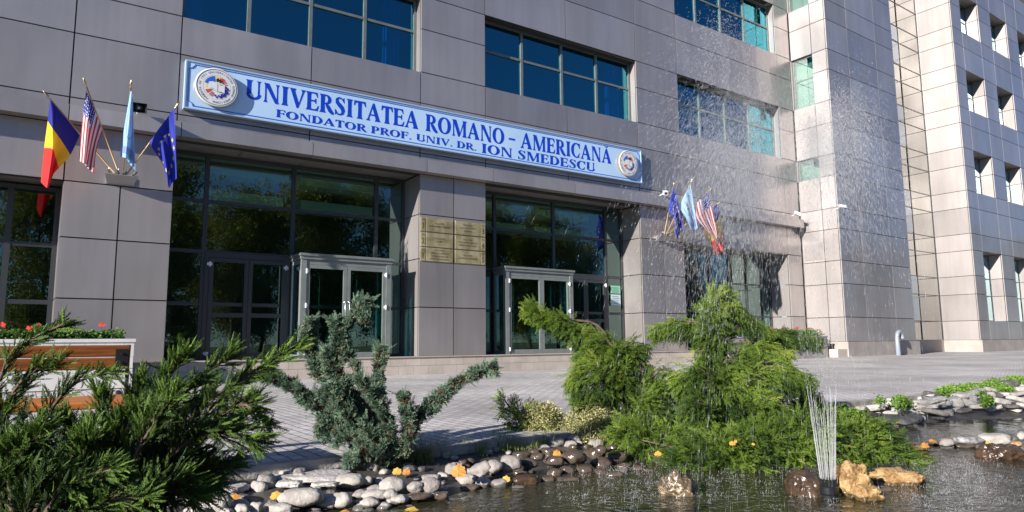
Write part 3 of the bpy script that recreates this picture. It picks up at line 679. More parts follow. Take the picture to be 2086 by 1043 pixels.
for s in range(2):
    for i, (t_, num, lab) in enumerate(names[s]):
        z0, z1 = rows[i]; x0, x1 = ((8.53, 9.355), (9.425, 10.225))[s]; n0, n1 = ((8.375, 8.50), (10.255, 10.40))[s]
        for a, b, txt, lb, nm in ((x0, x1, t_, lab, 'name_plaque'), (n0, n1, num, 'narrow brass floor plaque reading %s beside the %s' % (num, lab.split(', ')[0].replace('lit brass plaque naming ', '').replace('brass plaque naming ', '').replace('brass plaque with four lines of text', 'four line plaque')+' plaque'), 'floor_plaque')):
            p = MB(); p.box(a, b, 15.972, 15.995, z0, z1)
            o = p.build(nm, ['brass'], bevel=.004); tag(o, lb, 'plaque', 'brass faculty plaques on the pillar' if nm == 'name_plaque' else 'brass floor number plaques')
            tx = MB(); cx = (a+b)/2; cz = (z0+z1)/2
            if nm == 'name_plaque':
                Ls = txt.split('\n'); hh = .066
                for q, l in enumerate(Ls):
                    V, Fs = fonttext(l, hh, (1, 0), (cx, 15.9695, cz+(len(Ls)-1)*.04-q*.08), sx=min(.72, .66/(len(l)*.0405))); tx.add(V, Fs)
            else:
                V, Fs = fonttext(txt, .22, (1, 0), (cx, 15.9695, cz-.05), sx=.8); tx.add(V, Fs)
                V, Fs = fonttext('ETAJ', .058, (1, 0), (cx, 15.9690, cz+.12), sx=.7); tx.add(V, Fs)
            tx.build('lettering', ['engr'], o)
# ================================================================== FLAGS
def flag(base, tip, grid, pat, label_, grp, nm='flag'):
    fo = empty(nm, base, label_, 'flag', grp)
    base = Vector(base); tip = Vector(tip); d = (tip-base).normalized(); Ln = (tip-base).length
    p = MB(); p.tube([base, base+d*(Ln-.16)], .014, 8); p.build('pole', ['woodpole'], fo, True)
    p = MB(); q = base+d*(Ln-.17); p.lathe(q, d, [(0, .016), (.02, .022), (.04, .012), (.055, .022), (.09, .027), (.13, .017), (.2, .002)], 10); p.build('finial', [mat('brass_finial', (.5, .4, .25), .3, .9)], fo, True)
    g = np.array(grid, float); T, Sx = g.shape[0], g.shape[1]; nt_, ns = 46, 40
    def interp(u, v):
        a = u*(T-1); i = min(int(a), T-2); f = a-i; b = v*(Sx-1); j = min(int(b), Sx-2); h = b-j
        def cr_(p0, p1, p2, p3, t): return .5*((2*p1)+(-p0+p2)*t+(2*p0-5*p1+4*p2-p3)*t*t+(-p0+3*p1-3*p2+p3)*t**3)
        rowsv = []
        for ii in (i-1, i, i+1, i+2):
            ii = min(max(ii, 0), T-1); c_ = [g[ii][min(max(jj, 0), Sx-1)] for jj in (j-1, j, j+1, j+2)]
            rowsv.append(cr_(*c_, h))
        return cr_(*rowsv, f)
    V = []; cols = []
    for i in range(nt_+1):
        for j in range(ns+1):
            u, v = i/nt_, j/ns; px, py, Y = interp(u, v)
            Y += (.025*math.sin(v*11+u*2)+.012*math.sin(v*23+u*5))*min(1, .3+u)
            V.append(tuple(atY(px, py, Y)))
    Fs = []; fc = []
    for i in range(nt_):
        for j in range(ns):
            k = i*(ns+1)+j; Fs.append((k, k+1, k+ns+2, k+ns+1)); fc.append(pat((i+.5)/nt_, (j+.5)/ns))
    me = bpy.data.meshes.new('cloth'); me.from_pydata(V, [], Fs); me.materials.append(M['cloth'])
    ca = me.color_attributes.new('col', 'FLOAT_COLOR', 'CORNER')
    arr = np.repeat(np.array([(*c, 1) for c in fc], dtype=np.float32), 4, axis=0); ca.data.foreach_set('color', arr.ravel())
    me.polygons.foreach_set('use_smooth', [True]*len(Fs)); link('cloth', me, fo)
def ro(t, s): return ((.02, .025, .33), (.85, .58, .03), (.68, .03, .03))[min(2, int(t*3))]
def us(t, s):
    if t < .42 and s < .54:
        a, b = t/.42*7, s/.54*6
        return (.8, .8, .8) if (a % 1-.5)**2+(b % 1-.5)**2 < .05 else (.03, .035, .28)
    return (.66, .03, .05) if int(s*13) % 2 == 0 else (.80, .80, .80)
def eu(t, s):
    for k in range(12):
        a = k*PI/6; ct, cs = .56+.24*math.cos(a), .5+.36*math.sin(a)
        if abs(t-ct)/.03+abs(s-cs)/.045 < 1: return (.9, .66, .03)
    return (.02, .035, .42)
def un(t, s):
    r_ = math.hypot((t-.42)/.26, (s-.5)/.36)
    if .86 < r_ < .93: return (.08, .16, .4)
    if r_ < .4 and R.random() < .5: return (.5, .08, .1) if s > .5 else (.75, .75, .7)
    if .77 < t < .9 and .12 < s < .88 and int(s*40) % 2 == 0: return (.08, .12, .35)
    return (.36, .58, .86)
def zl(pts, z=4.172, ox=60, oy=150): return [[(x/z+ox, y/z+oy, Y) for x, y, Y in row] for row in pts]
def zr(pts): return zl(pts, 5.795, 1320, 350)
bL = atY(242, 362, 15.85)
gl_, gr_ = 'flags on the left wall bracket', 'flags on the right wall bracket'
flag(bL, atY(90, 188, 15.1), [[(x, y, Y) for x, y, Y in row] for row in
     [[(102, 203, 15.12), (106, 208, 15.1), (134, 240, 15.2), (162, 276, 15.3)], [(97, 247, 15.25), (106, 261, 15.05), (124, 286, 15.15), (143, 316, 15.25)],
      [(90, 300, 15.3), (107, 302, 15.05), (113, 318, 15.12), (120, 342, 15.2)], [(83, 371, 15.3), (97, 383, 15.1), (103, 370, 15.12), (109, 354, 15.2)]]], ro, 'blue, yellow and red Romanian flag, leftmost in the left bracket', gl_)
flag(bL+np.array([.03, -.03, 0]), atY(170, 160, 15.0), zl([[(480, 140, 15.0), (530, 245, 15.05), (577, 370, 15.1), (622, 495, 15.2)], [(450, 400, 15.1), (492, 430, 14.95), (532, 560, 15.05), (570, 650, 15.12)], [(420, 740, 15.15), (465, 765, 14.95), (485, 795, 15.02), (548, 848, 15.1)]]), us, 'striped American flag hanging second from the left in the left bracket', gl_)
flag(bL+np.array([.06, -.03, 0]), atY(268, 162, 15.0), zl([[(858, 150, 15.0), (866, 150, 14.96), (872, 160, 15.0), (880, 200, 15.05)], [(805, 460, 15.1), (838, 470, 14.92), (866, 460, 15.0), (886, 480, 15.08)], [(770, 705, 15.15), (822, 720, 14.92), (850, 765, 15.05), (903, 830, 15.1)]]), un, 'light blue university flag rolled narrow, third in the left bracket', gl_)
flag(bL+np.array([.09, 0, 0]), atY(366, 208, 15.1), zl([[(1230, 292, 15.1), (1160, 390, 15.15), (1090, 480, 15.2), (1018, 588, 15.3)], [(1243, 600, 15.0), (1190, 600, 15.1), (1135, 640, 15.0), (1075, 680, 15.25)], [(1252, 890, 15.0), (1215, 925, 15.1), (1183, 965, 15.0), (1160, 800, 15.2)]]), eu, 'dark blue European flag with yellow stars, rightmost in the left bracket', gl_)
bR = atY(1352, 483, 15.85)
flag(bR, atY(1373, 372, 15.1), zr([[(298, 188, 15.1), (275, 280, 15.15), (255, 370, 15.2), (236, 472, 15.3)], [(370, 440, 15.05), (335, 455, 15.12), (318, 490, 15.0), (300, 530, 15.2)], [(424, 695, 15.05), (388, 712, 15.15), (338, 788, 15.0), (318, 690, 15.2)]]), eu, 'dark blue European flag with yellow stars, leftmost in the right bracket', gr_)
flag(bR+np.array([.04, -.03, 0]), atY(1412, 362, 15.0), zr([[(500, 148, 15.0), (460, 220, 15.05), (410, 320, 15.15), (362, 420, 15.2)], [(542, 380, 14.95), (500, 400, 15.05), (465, 450, 14.95), (425, 510, 15.1)], [(585, 665, 14.95), (555, 690, 15.05), (530, 715, 14.95), (470, 600, 15.1)]]), un, 'light blue university flag, second from the left in the right bracket', gr_)
flag(bR+np.array([.08, -.05, 0]), atY(1451, 381, 14.9), zr([[(710, 232, 14.9), (655, 290, 14.95), (600, 340, 15.0), (546, 400, 15.1)], [(760, 440, 14.85), (705, 490, 14.95), (650, 540, 14.9), (575, 560, 15.0)], [(818, 750, 14.85), (812, 790, 14.95), (803, 828, 14.9), (745, 742, 15.0)]]), us, 'striped American flag, third in the right bracket before the Romanian flag', gr_)
flag(bR+np.array([.12, 0, 0]), atY(1472, 408, 15.2), zr([[(824, 378, 15.2), (780, 400, 15.25), (690, 480, 15.3), (575, 565, 15.4)], [(862, 533, 15.15), (805, 588, 15.25), (720, 640, 15.2), (640, 695, 15.35)], [(890, 703, 15.15), (825, 765, 15.25), (780, 800, 15.2), (735, 838, 15.35)], [(924, 890, 15.15), (870, 935, 15.25), (825, 974, 15.2), (800, 950, 15.35)]]), ro, 'Romanian flag partly behind the American one, rightmost in the right bracket', gr_)
for c_, lb in ((bL, 'pale metal flag holder with four sockets, on the left pillar'), (bR, 'pale metal flag holder with four sockets, on the pillar right of the sign')):
    m_ = MB(); x, y, z = c_
    m_.box(x-.22, x+.30, 15.975, 15.995, z-.12, z+.06); m_.add([(x-.2, 15.97, z-.11), (x+.28, 15.97, z-.11), (x+.34, 15.7, z+.03), (x-.26, 15.7, z+.03), (x-.2, 15.97, z-.1), (x+.28, 15.97, z-.1), (x+.34, 15.7, z+.04), (x-.26, 15.7, z+.04)], [(0, 1, 2, 3), (7, 6, 5, 4), (0, 3, 7, 4), (1, 5, 6, 2), (2, 6, 7, 3)])
    o = m_.build('flag_bracket', [mat('galvanised_steel', (.5, .5, .52), .4, .6)]); tag(o, lb, 'bracket', 'flag brackets')
    for k, dx in enumerate((-.14, -.03, .08, .2)):
        s_ = MB(); s_.tube([(x+dx*.6, 15.93, z-.06), (x+dx*1.5, 15.7, z+.13)], .026, 10); s_.build('socket', ['chrome'], o, True)
# ================================================================== SMALL WALL DEVICES
def device(c, d, label_, cat, nm, size=1., horn=False):
    e = empty(nm, c, label_, cat); c = Vector(c); d = Vector(d).normalized(); m_ = MB()
    if horn:
        m_.lathe(c, d, [(0, .05), (.06, .055), (.1, .07)], 12, 0)
        X = d.cross(Vector((0, 0, 1))).normalized(); Z = X.cross(d); a = c+d*.1; b = c+d*.28
        vs = [a+X*sx*.06+Z*sz*.05 for sx, sz in ((-1, -1), (1, -1), (1, 1), (-1, 1))]+[b+X*sx*.15+Z*sz*.1 for sx, sz in ((-1, -1), (1, -1), (1, 1), (-1, 1))]
        m_.add(vs, [(0, 1, 5, 4), (1, 2, 6, 5), (2, 3, 7, 6), (3, 0, 4, 7), (0, 3, 2, 1)], 1); m_.lathe(c+d*.11, d, [(0, .03), (.06, .028), (.07, .01)], 10, 0)
    else:
        X = d.cross(Vector((0, 0, 1))).normalized(); Z = X.cross(d)
        vs = [c+d*(t*.30*size)+X*sx*.07*size+Z*sz*.06*size for t in (-.5, .5) for sx, sz in ((-1, -1), (1, -1), (1, 1), (-1, 1))]
        m_.add(vs, [(0, 1, 2, 3), (4, 7, 6, 5), (0, 4, 5, 1), (1, 5, 6, 2), (2, 6, 7, 3), (3, 7, 4, 0)], 0)
        vs = [c+d*(.152*size)+X*sx*.055*size+Z*sz*.045*size for sx, sz in ((-1, -1), (1, -1), (1, 1), (-1, 1))]; m_.add(vs, [(0, 1, 2, 3)], 1)
    m_.build('housing', ['white', 'black'], e)
    a = MB(); a.tube([c, (c.x, min(c.y+.25, 15.99) if c.x < 27 else c.y+.3, c.z-.05)], .018, 8); a.build('arm', ['white'], e)
device((1.62, 15.62, 5.68), (-.1, -.8, -.25), 'small dark horn loudspeaker on the band above the left flags', 'loudspeaker', 'horn_loudspeaker', horn=True)
device((17.5, 15.62, 5.80), (-.5, -.6, -.3), 'small white floodlight on the band above the right flags', 'floodlight', 'floodlight')
device((25.2, 15.55, 5.86), (.5, -.6, -.4), 'white security camera at the right end of the band', 'camera', 'security_camera', .9)
device((26.0, 14.1, 6.0), (.9, -.3, -.1), 'white security camera on the corner of the tall tower', 'camera', 'security_camera', .9)

# ================================================================== GROUND, POND
def pave_z(x): return .12*min(max((x-14)/12, 0), 1)
SH = [(-8, 3.4), (-1, 3.9), (1.2, 4.2), (1.9, 3.98), (2.25, 3.88), (2.6, 4.22), (3.1, 4.38), (3.7, 4.40), (4.4, 4.25), (4.75, 3.5), (5.0, 2.98), (5.5, 2.75), (6.05, 2.78), (6.6, 3.4), (7.2, 4.25), (8.1, 4.1), (9.3, 3.8), (10.2, 3.4), (12, 3.0), (16, 2.7), (40, 2.7)]
def shore(x):
    for (a, b), (c, d) in zip(SH, SH[1:]):
        if a <= x <= c: return b+(d-b)*(x-a)/(c-a)
    return 3
ZW = -.19
def bank_z(x, y):
    d = y-shore(x); n = .02*noise.noise(Vector((x*2.2, y*2.2, 0)))+.01*noise.noise(Vector((x*7, y*7, 3)))
    if y < 1.75 - .25*max(x, 0) and x < 3: return min(-.05, ZW-.3+(1.9-.25*max(x, 0)-y)*.9)+n
    if d > 0: return ZW+(min(d/max(4.72-shore(x), .2), 1))*.12+n
    return max(ZW+d*.55, -.75)+n
xs = np.concatenate([np.arange(-8, 12, .10), np.arange(12, 40.1, .6)]); ys = np.arange(-6, 4.81, .10)
V = [(x, y, bank_z(x, y) if y < 4.75 else -.07) for x in xs for y in ys]; ny = len(ys)
Fq = [(i*ny+j, (i+1)*ny+j, (i+1)*ny+j+1, i*ny+j+1) for i in range(len(xs)-1) for j in range(ny-1)]
M['liner'] = mat('pond_liner', rough=.55); noisy(M['liner'], (.028, .026, .024), (.085, .078, .07), 5, 8, .5, 25, .3, .7)
M['pbed'] = M['liner']
o = npmesh('pond_bed', V, Fq, ['liner'], smooth=True); tag(o, kind='structure')
V = [(-8, -6, ZW), (40, -6, ZW), (40, 4.76, ZW), (-8, 4.76, ZW)]
wm = bpy.data.materials.new('pond_water'); wm.use_nodes = True; t = wm.node_tree; t.nodes.clear()
oo = t.nodes.new('ShaderNodeOutputMaterial'); fr = t.nodes.new('ShaderNodeFresnel'); fr.inputs[0].default_value = 1.36
gl = t.nodes.new('ShaderNodeBsdfGlossy'); gl.inputs['Roughness'].default_value = .015; gl.inputs[0].default_value = (.92, .95, 1, 1)
tr = t.nodes.new('ShaderNodeBsdfTransparent'); tr.inputs[0].default_value = (.50, .47, .34, 1)
df = t.nodes.new('ShaderNodeBsdfDiffuse'); df.inputs[0].default_value = (.06, .058, .026, 1)
m1 = t.nodes.new('ShaderNodeMixShader'); m1.inputs[0].default_value = .55; m2 = t.nodes.new('ShaderNodeMixShader')
t.links.new(tr.outputs[0], m1.inputs[1]); t.links.new(df.outputs[0], m1.inputs[2]); t.links.new(fr.outputs[0], m2.inputs[0]); t.links.new(m1.outputs[0], m2.inputs[1]); t.links.new(gl.outputs[0], m2.inputs[2]); t.links.new(m2.outputs[0], oo.inputs[0])
tc = t.nodes.new('ShaderNodeTexCoord')
def wn(scale, dist, str_, det=3):
    n = t.nodes.new('ShaderNodeTexNoise'); n.inputs['Scale'].default_value = scale; n.inputs['Detail'].default_value = det; n.inputs['Distortion'].default_value = 1.2
    t.links.new(tc.outputs['Object'], n.inputs['Vector']); b = t.nodes.new('ShaderNodeBump'); b.inputs['Distance'].default_value = dist; b.inputs['Strength'].default_value = str_
    t.links.new(n.outputs[0], b.inputs['Height']); return b
b1 = wn(2.6, .03, .35); b2 = wn(11, .016, .8)
# the churned surface calms down away from the fountain
vd = t.nodes.new('ShaderNodeVectorMath'); vd.operation = 'DISTANCE'; vd.inputs[1].default_value = (4.3, 2.9, ZW)
t.links.new(tc.outputs['Object'], vd.inputs[0]); mr = t.nodes.new('ShaderNodeMapRange'); mr.inputs['From Min'].default_value = 1.2; mr.inputs['From Max'].default_value = 4.6; mr.inputs['To Min'].default_value = 1.0; mr.inputs['To Max'].default_value = .05
t.links.new(vd.outputs['Value'], mr.inputs['Value']); t.links.new(mr.outputs[0], b2.inputs['Strength'])
t.links.new(b1.outputs[0], b2.inputs['Normal'])
for q in (fr, gl): t.links.new(b2.outputs[0], q.inputs['Normal'])
M['water'] = wm
o = npmesh('pond_water', V, [(0, 1, 2, 3)], ['water']); tag(o, kind='structure')
# paving
M['paver'] = mat('concrete_pavers', rough=.75); pm = M['paver']
tc = N(pm, 'ShaderNodeTexCoord'); br = N(pm, 'ShaderNodeTexBrick'); br.inputs['Scale'].default_value = 1; br.offset = .5
br.inputs['Brick Width'].default_value = .21; br.inputs['Row Height'].default_value = .105; br.inputs['Mortar Size'].default_value = .008; br.inputs['Mortar Smooth'].default_value = .3
br.inputs['Color1'].default_value = (.48, .45, .43, 1); br.inputs['Color2'].default_value = (.64, .60, .57, 1); br.inputs['Mortar'].default_value = (.13, .115, .10, 1)
mp = N(pm, 'ShaderNodeMapping'); mp.inputs['Rotation'].default_value = (0, 0, math.radians(90)); L(pm, tc.outputs['Object'], mp.inputs[0]); L(pm, mp.outputs[0], br.inputs['Vector'])
n1 = N(pm, 'ShaderNodeTexNoise'); n1.inputs['Scale'].default_value = .5; n1.inputs['Detail'].default_value = 7; L(pm, tc.outputs['Object'], n1.inputs['Vector'])
n2 = N(pm, 'ShaderNodeTexNoise'); n2.inputs['Scale'].default_value = 30; n2.inputs['Detail'].default_value = 6; L(pm, tc.outputs['Object'], n2.inputs['Vector'])
mr1 = N(pm, 'ShaderNodeMapRange'); mr1.inputs['From Min'].default_value = .3; mr1.inputs['From Max'].default_value = .7; mr1.inputs['To Min'].default_value = .68; mr1.inputs['To Max'].default_value = 1.12; L(pm, n1.outputs[0], mr1.inputs['Value'])
mr2 = N(pm, 'ShaderNodeMapRange'); mr2.inputs['From Min'].default_value = .3; mr2.inputs['From Max'].default_value = .7; mr2.inputs['To Min'].default_value = .88; mr2.inputs['To Max'].default_value = 1.1; L(pm, n2.outputs[0], mr2.inputs['Value'])
s1 = N(pm, 'ShaderNodeVectorMath', operation='SCALE'); L(pm, br.outputs[0], s1.inputs[0]); L(pm, mr1.outputs[0], s1.inputs['Scale'])
s2 = N(pm, 'ShaderNodeVectorMath', operation='SCALE'); L(pm, s1.outputs[0], s2.inputs[0]); L(pm, mr2.outputs[0], s2.inputs['Scale']); L(pm, s2.outputs[0], bsdf(pm).inputs['Base Color'])
b_ = N(pm, 'ShaderNodeBump'); b_.inputs['Strength'].default_value = .6; b_.inputs['Distance'].default_value = .006; b_.invert = True; L(pm, br.outputs['Fac'], b_.inputs['Height'])
b2_ = N(pm, 'ShaderNodeBump'); b2_.inputs['Strength'].default_value = .35; b2_.inputs['Distance'].default_value = .01; L(pm, n2.outputs[0], b2_.inputs['Height']); L(pm, b_.outputs[0], b2_.inputs['Normal']); L(pm, b2_.outputs[0], bsdf(pm).inputs['Normal'])
px_ = [-60, -8, 14, 18, 22, 26, 40, 130]; V = []
for x in px_: V += [(x, 4.86, pave_z(x)), (x, 40, pave_z(x))]
o = npmesh('plaza_paving', V, [(2*i, 2*i+2, 2*i+3, 2*i+1) for i in range(len(px_)-1)], ['paver']); tag(o, kind='structure')
M['soil'] = mat('lawn', rough=.95); noisy(M['soil'], (.05, .07, .02), (.10, .12, .035), 1.5, 8, .5, 20)
V = [(-300, -300, -.02), (400, -300, -.02), (400, -6, -.02), (-300, -6, -.02), (-300, -6, -.03), (-8, -6, -.03), (-8, 4.86, -.03), (-300, 4.86, -.03), (40, -6, -.03), (400, -6, -.03), (400, 4.86, -.03), (40, 4.86, -.03), (-300, 4.86, -.04), (-60, 4.86, -.04), (-60, 300, -.04), (-300, 300, -.04), (130, 4.86, -.04), (400, 4.86, -.04), (400, 300, -.04), (130, 300, -.04)]
o = npmesh('lawn', V, [(0, 1, 2, 3), (4, 5, 6, 7), (8, 9, 10, 11), (12, 13, 14, 15), (16, 17, 18, 19)], ['soil']); tag(o, kind='structure')
# kerb
M['kerb'] = mat('kerb_concrete', rough=.85); noisy(M['kerb'], (.24, .22, .19), (.40, .375, .34), 4, 8, .5, 40); tinted(M['kerb'], .1)
kb = MB(); x = -8
while x < 40:
    j = R.uniform(-.004, .004); kb.box(x+.004, x+.996, 4.755+j, 4.855+j, -.14, .004+pave_z(x)+R.uniform(-.003, .003), 0, R.random()); x += 1
o = kb.build('kerb', ['kerb'], bevel=.006); tag(o, kind='structure')

# ================================================================== PLANTERS, BENCH, PIPE
def planter(x0, x1, y0, y1, zt, mt, label_, tw_, th_, grp):
    e = empty('planter', ((x0+x1)/2, y0, 0), label_, 'planter', grp); m_ = MB(); z = .02
    nrow = max(1, round((zt-.06)/th_)); hh = (zt-.06)/nrow
    for r_ in range(nrow):
        x = x0-(tw_/2 if r_ % 2 else 0)
        while x < x1:
            a, b = max(x, x0), min(x+tw_, x1)
            if b-a > .02: m_.box(a+.002, b-.002, y0, y0+.02, z+.002, z+hh-.002, 0, R.random())
            x += tw_
        y = y0+.021
        while y < y1:
            b = min(y+tw_, y1); m_.box(x1-.02, x1, y+.002, b-.002, z+.002, z+hh-.002, 0, R.random()); m_.box(x0, x0+.02, y+.002, b-.002, z+.002, z+hh-.002, 0, R.random()); y += tw_
        z += hh
    m_.box(x0+.012, x1-.012, y0+.012, y1, 0, zt-.06, 1); m_.box(x0-.02, x1+.02, y0-.02, y0+.14, zt-.06, zt, 2); m_.box(x0-.02, x1+.02, y1-.1, y1, zt-.06, zt, 2)
    m_.box(x0-.02, x0+.12, y0+.14, y1-.1, zt-.06, zt, 2); m_.box(x1-.12, x1+.02, y0+.14, y1-.1, zt-.06, zt, 2)
    m_.build('box', [mt, 'tileg', mt], e); m_ = MB(); m_.box(x0+.12, x1-.12, y0+.14, y1-.1, zt-.058, zt-.03); m_.build('soil', ['bark'], e)
planter(-5, 1.67, 14.55, 15.55, .915, 'wtile', 'white tiled planter full of geraniums behind the bench', .31, .29, 'tiled planters')
planter(19.2, 25.15, 14.6, 15.5, .93, 'gtile', 'grey tiled planter with red flowers beside the tall tower', .42, .29, 'tiled planters')
m_ = MB(); m_.box(25.3, 25.98, 14.3, 14.85, .05, .42); tag(m_.build('stone_block', ['tile'], bevel=.015), 'small pale stone block between the grey planter and the tower', 'block')
BN = empty('park_bench', (-.6, 4.8, 0), 'wooden bench with brown backrest boards and orange seat boards in front of the white planter', 'bench')
bx0, bx1 = -1.7, .56
def board(nm, x0, x1, y0, y1, z0, z1, mt, ang=0):
    m_ = MB(); m_.box(x0, x1, y0, y1, z0, z1); m_.build(nm, [mt], BN, bevel=.008)
board('backrest_board', bx0, bx1, 5.04, 5.08, .728, .80, 'wood'); board('backrest_board', bx0, bx1, 5.045, 5.085, .648, .722, 'wood')
for k in range(4): board('seat_board', bx0, bx1, 4.40+k*.142, 4.53+k*.142, .455, .495, 'woodl')
for x in (bx0+.25, bx1-.05):
    m_ = MB(); m_.box(x-.035, x+.035, 5.015, 5.036, .66, .775); m_.tube([(x+.045, 5.10, .47), (x+.045, 5.115, .70), (x+.045, 5.10, .80)], .013, 8)
    for z in (.69, .745): m_.lathe((x, 5.014, z), (0, -1, 0), [(0, .009), (.006, .008)], 8)
    m_.tube([(x, 4.42, .45), (x, 4.98, .45), (x, 5.10, .50)], .016, 8); m_.build('bracket', ['black'], BN)
    for y in (4.46, 4.95): m_ = MB(); m_.tube([(x, y, .45), (x, y+(-.03 if y < 4.6 else .05), -.06)], .018, 8); m_.build('leg', ['black'], BN, True)
m_ = MB(); cpt = (29.35, 14.0); r_ = .085
pts = [(cpt[0], cpt[1], .0), (cpt[0], cpt[1], .88)]+[(cpt[0]+.2-.2*math.cos(a), cpt[1], .88+.2*math.sin(a)) for a in np.linspace(.2, PI, 12)]+[(cpt[0]+.4, cpt[1], .80)]
m_.tube(pts, r_, 20); o = m_.build('vent_pipe', ['pipe'], smooth=True); tag(o, 'grey hooked vent pipe standing before the foot of the tall tower', 'pipe')

# ================================================================== FOLIAGE
def seg(V, Fq, p, q, r0, r1):
    p, q = np.array(p, float), np.array(q, float); d = q-p; l = np.linalg.norm(d); d /= l; a = np.cross(d, [.31, .42, .85]); a /= np.linalg.norm(a); b = np.cross(d, a); n = len(V)
    for c_, r_ in ((p, r0), (q, r1)):
        for k in range(3): V.append(c_+r_*(a*math.cos(2.094*k)+b*math.sin(2.094*k)))
    for k in range(3): Fq.append((n+k, n+(k+1) % 3, n+3+(k+1) % 3, n+3+k))
def sprig(seed, n=7, r=.013, ang=42, sub=3, flat=.35, length=.42, droop=0):
    """feathery juniper spray of unit length along +Z"""
    q = random.Random(seed); V = []; Fq = []; p = np.zeros(3); d = np.array([0, 0, 1.])
    for i in range(n):
        p2 = p+d/n; seg(V, Fq, p, p2, r*1.1, r); side = 1 if i % 2 else -1; k = 1-.75*i/n
        for s_ in (side, -side) if i > 0 else (side,):
            a = math.radians(ang+q.uniform(-12, 12)); sd = np.array([s_*math.sin(a), q.uniform(-flat, flat), math.cos(a)]); L_ = length*k*q.uniform(.7, 1.1); b0 = p2; prev = b0
            for m in range(sub):
                b1 = b0+sd*L_*(m+1)/sub; seg(V, Fq, prev, b1, r, r*.8)
                if m < sub-1 or sub == 1:
                    for s2 in (1, -1):
                        sa = a+s2*math.radians(38); e_ = np.array([s_*math.sin(sa), q.uniform(-flat, flat), math.cos(sa)]); seg(V, Fq, b1, b1+e_*L_*.36*q.uniform(.6, 1.1), r*.9, r*.6)
                prev = b1
        p = p2; d = d+np.array([q.uniform(-.08, .08), q.uniform(-.08, .08), 0]); d /= np.linalg.norm(d)
    seg(V, Fq, p, p+d*.14, r, r*.5)
    return np.array(V), np.array(Fq)
def tuft(seed, n=9, r=.06, spread=1.):
    q = random.Random(seed); V = []; Fq = []
    for i in range(n):
        d = np.array([q.gauss(0, .6)*spread, q.gauss(0, .6)*spread, 1]); d /= np.linalg.norm(d); l = q.uniform(.6, 1.1); seg(V, Fq, (0, 0, 0), d*l, r*.7, r)
        for k in range(2):
            e_ = d+np.array([q.gauss(0, .6), q.gauss(0, .6), q.gauss(0, .3)]); e_ /= np.linalg.norm(e_); seg(V, Fq, d*l*(.5+.25*k), d*l*(.5+.25*k)+e_*.35, r*.9, r*.7)
    return np.array(V), np.array(Fq)
def leaves(seed, n=10, w=.35, l=.6):
    q = random.Random(seed); V = []; Fq = []
    for i in range(n):
        d = np.array([q.gauss(0, 1), q.gauss(0, 1), q.gauss(.4, .8)]); d /= np.linalg.norm(d); a = np.cross(d, [q.gauss(0, 1), q.gauss(0, 1), q.gauss(0, 1)]); a /= np.linalg.norm(a); c_ = d*q.uniform(.2, 1.0); m = len(V)
        V += [c_, c_+d*l*.5+a*w*.5, c_+d*l, c_+d*l*.5-a*w*.5]; Fq.append((m, m+1, m+2, m+3))
    return np.array(V), np.array(Fq)
def scatter(tmpls, P, D, S_, tint=None, upref=None):
    """place templates at P pointing along D with scale S_"""
    P = np.asarray(P); D = np.asarray(D); D = D/np.linalg.norm(D, axis=1)[:, None]; n = len(P); S_ = np.asarray(S_)
    rv = rng.normal(size=(n, 3)) if upref is None else np.tile(upref, (n, 1))+rng.normal(size=(n, 3))*.25
    A = np.cross(D, rv); A /= np.linalg.norm(A, axis=1)[:, None]; B_ = np.cross(D, A)
    tid = rng.integers(0, len(tmpls), n); Vs = []; Fs = []; Ts = []; off = 0
    tint = rng.random(n) if tint is None else tint
    for k, (TV, TF) in enumerate(tmpls):
        ix = np.where(tid == k)[0]
        if len(ix) == 0: continue
        X = (TV[None, :, 0, None]*A[ix, None, :]+TV[None, :, 1, None]*B_[ix, None, :]+TV[None, :, 2, None]*D[ix, None, :])*S_[ix, None, None]+P[ix, None, :]
        Vs.append(X.reshape(-1, 3)); Fs.append((TF[None]+(np.arange(len(ix))*len(TV))[:, None, None]+off).reshape(-1, TF.shape[1])); off += len(ix)*len(TV)
        Ts.append(np.clip(np.repeat(tint[ix], len(TF))+rng.normal(size=len(ix)*len(TF))*.07, 0, 1))
    return np.concatenate(Vs), np.concatenate(Fs), np.concatenate(Ts)
def smooth_path(pts, n=24):
    pts = np.array(pts, float); out = []
    for i in range(n+1):
        u = i/n*(len(pts)-1); k = min(int(u), len(pts)-2); t = u-k; g = [pts[max(k-1, 0)], pts[k], pts[k+1], pts[min(k+2, len(pts)-1)]]
        out.append(.5*((2*g[1])+(-g[0]+g[2])*t+(2*g[0]-5*g[1]+4*g[2]-g[3])*t*t+(-g[0]+3*g[1]-3*g[2]+g[3])*t**3))
    return np.array(out)
def shrub(nm, base, label_, cat, limbs, fol, group=None, limbr=.014, bark='bark'):
    """limbs: world polylines; fol: list of (V, F, tint, material, part name)"""
    e = empty(nm, base, label_, cat, group); m_ = MB()
    for l in limbs:
        p = smooth_path(l, 14); m_.tube([tuple(x) for x in p], [limbr*(1-.75*i/14) for i in range(15)], 6)
    m_.build('branches', [bark], e, True)
    for V, Fq, T, mt, pn in fol: npmesh(pn, V, Fq, [mt], T, e, False)
    return e
def pxs(pts, D): return [tuple(atD(x, y, (D if len(q) < 1 else q[0]))) for x, y, *q in pts]

SPR = [sprig(s) for s in range(5)]; SPF = [sprig(s+20, 11, .0145, 32, 2, .18, .27) for s in range(6)]; TUF = [tuft(s, 12, .045) for s in range(5)]; LVS = [leaves(s) for s in range(5)]
SPD = [sprig(s+40, 6, .017, 36, 2, .4, .40) for s in range(6)]

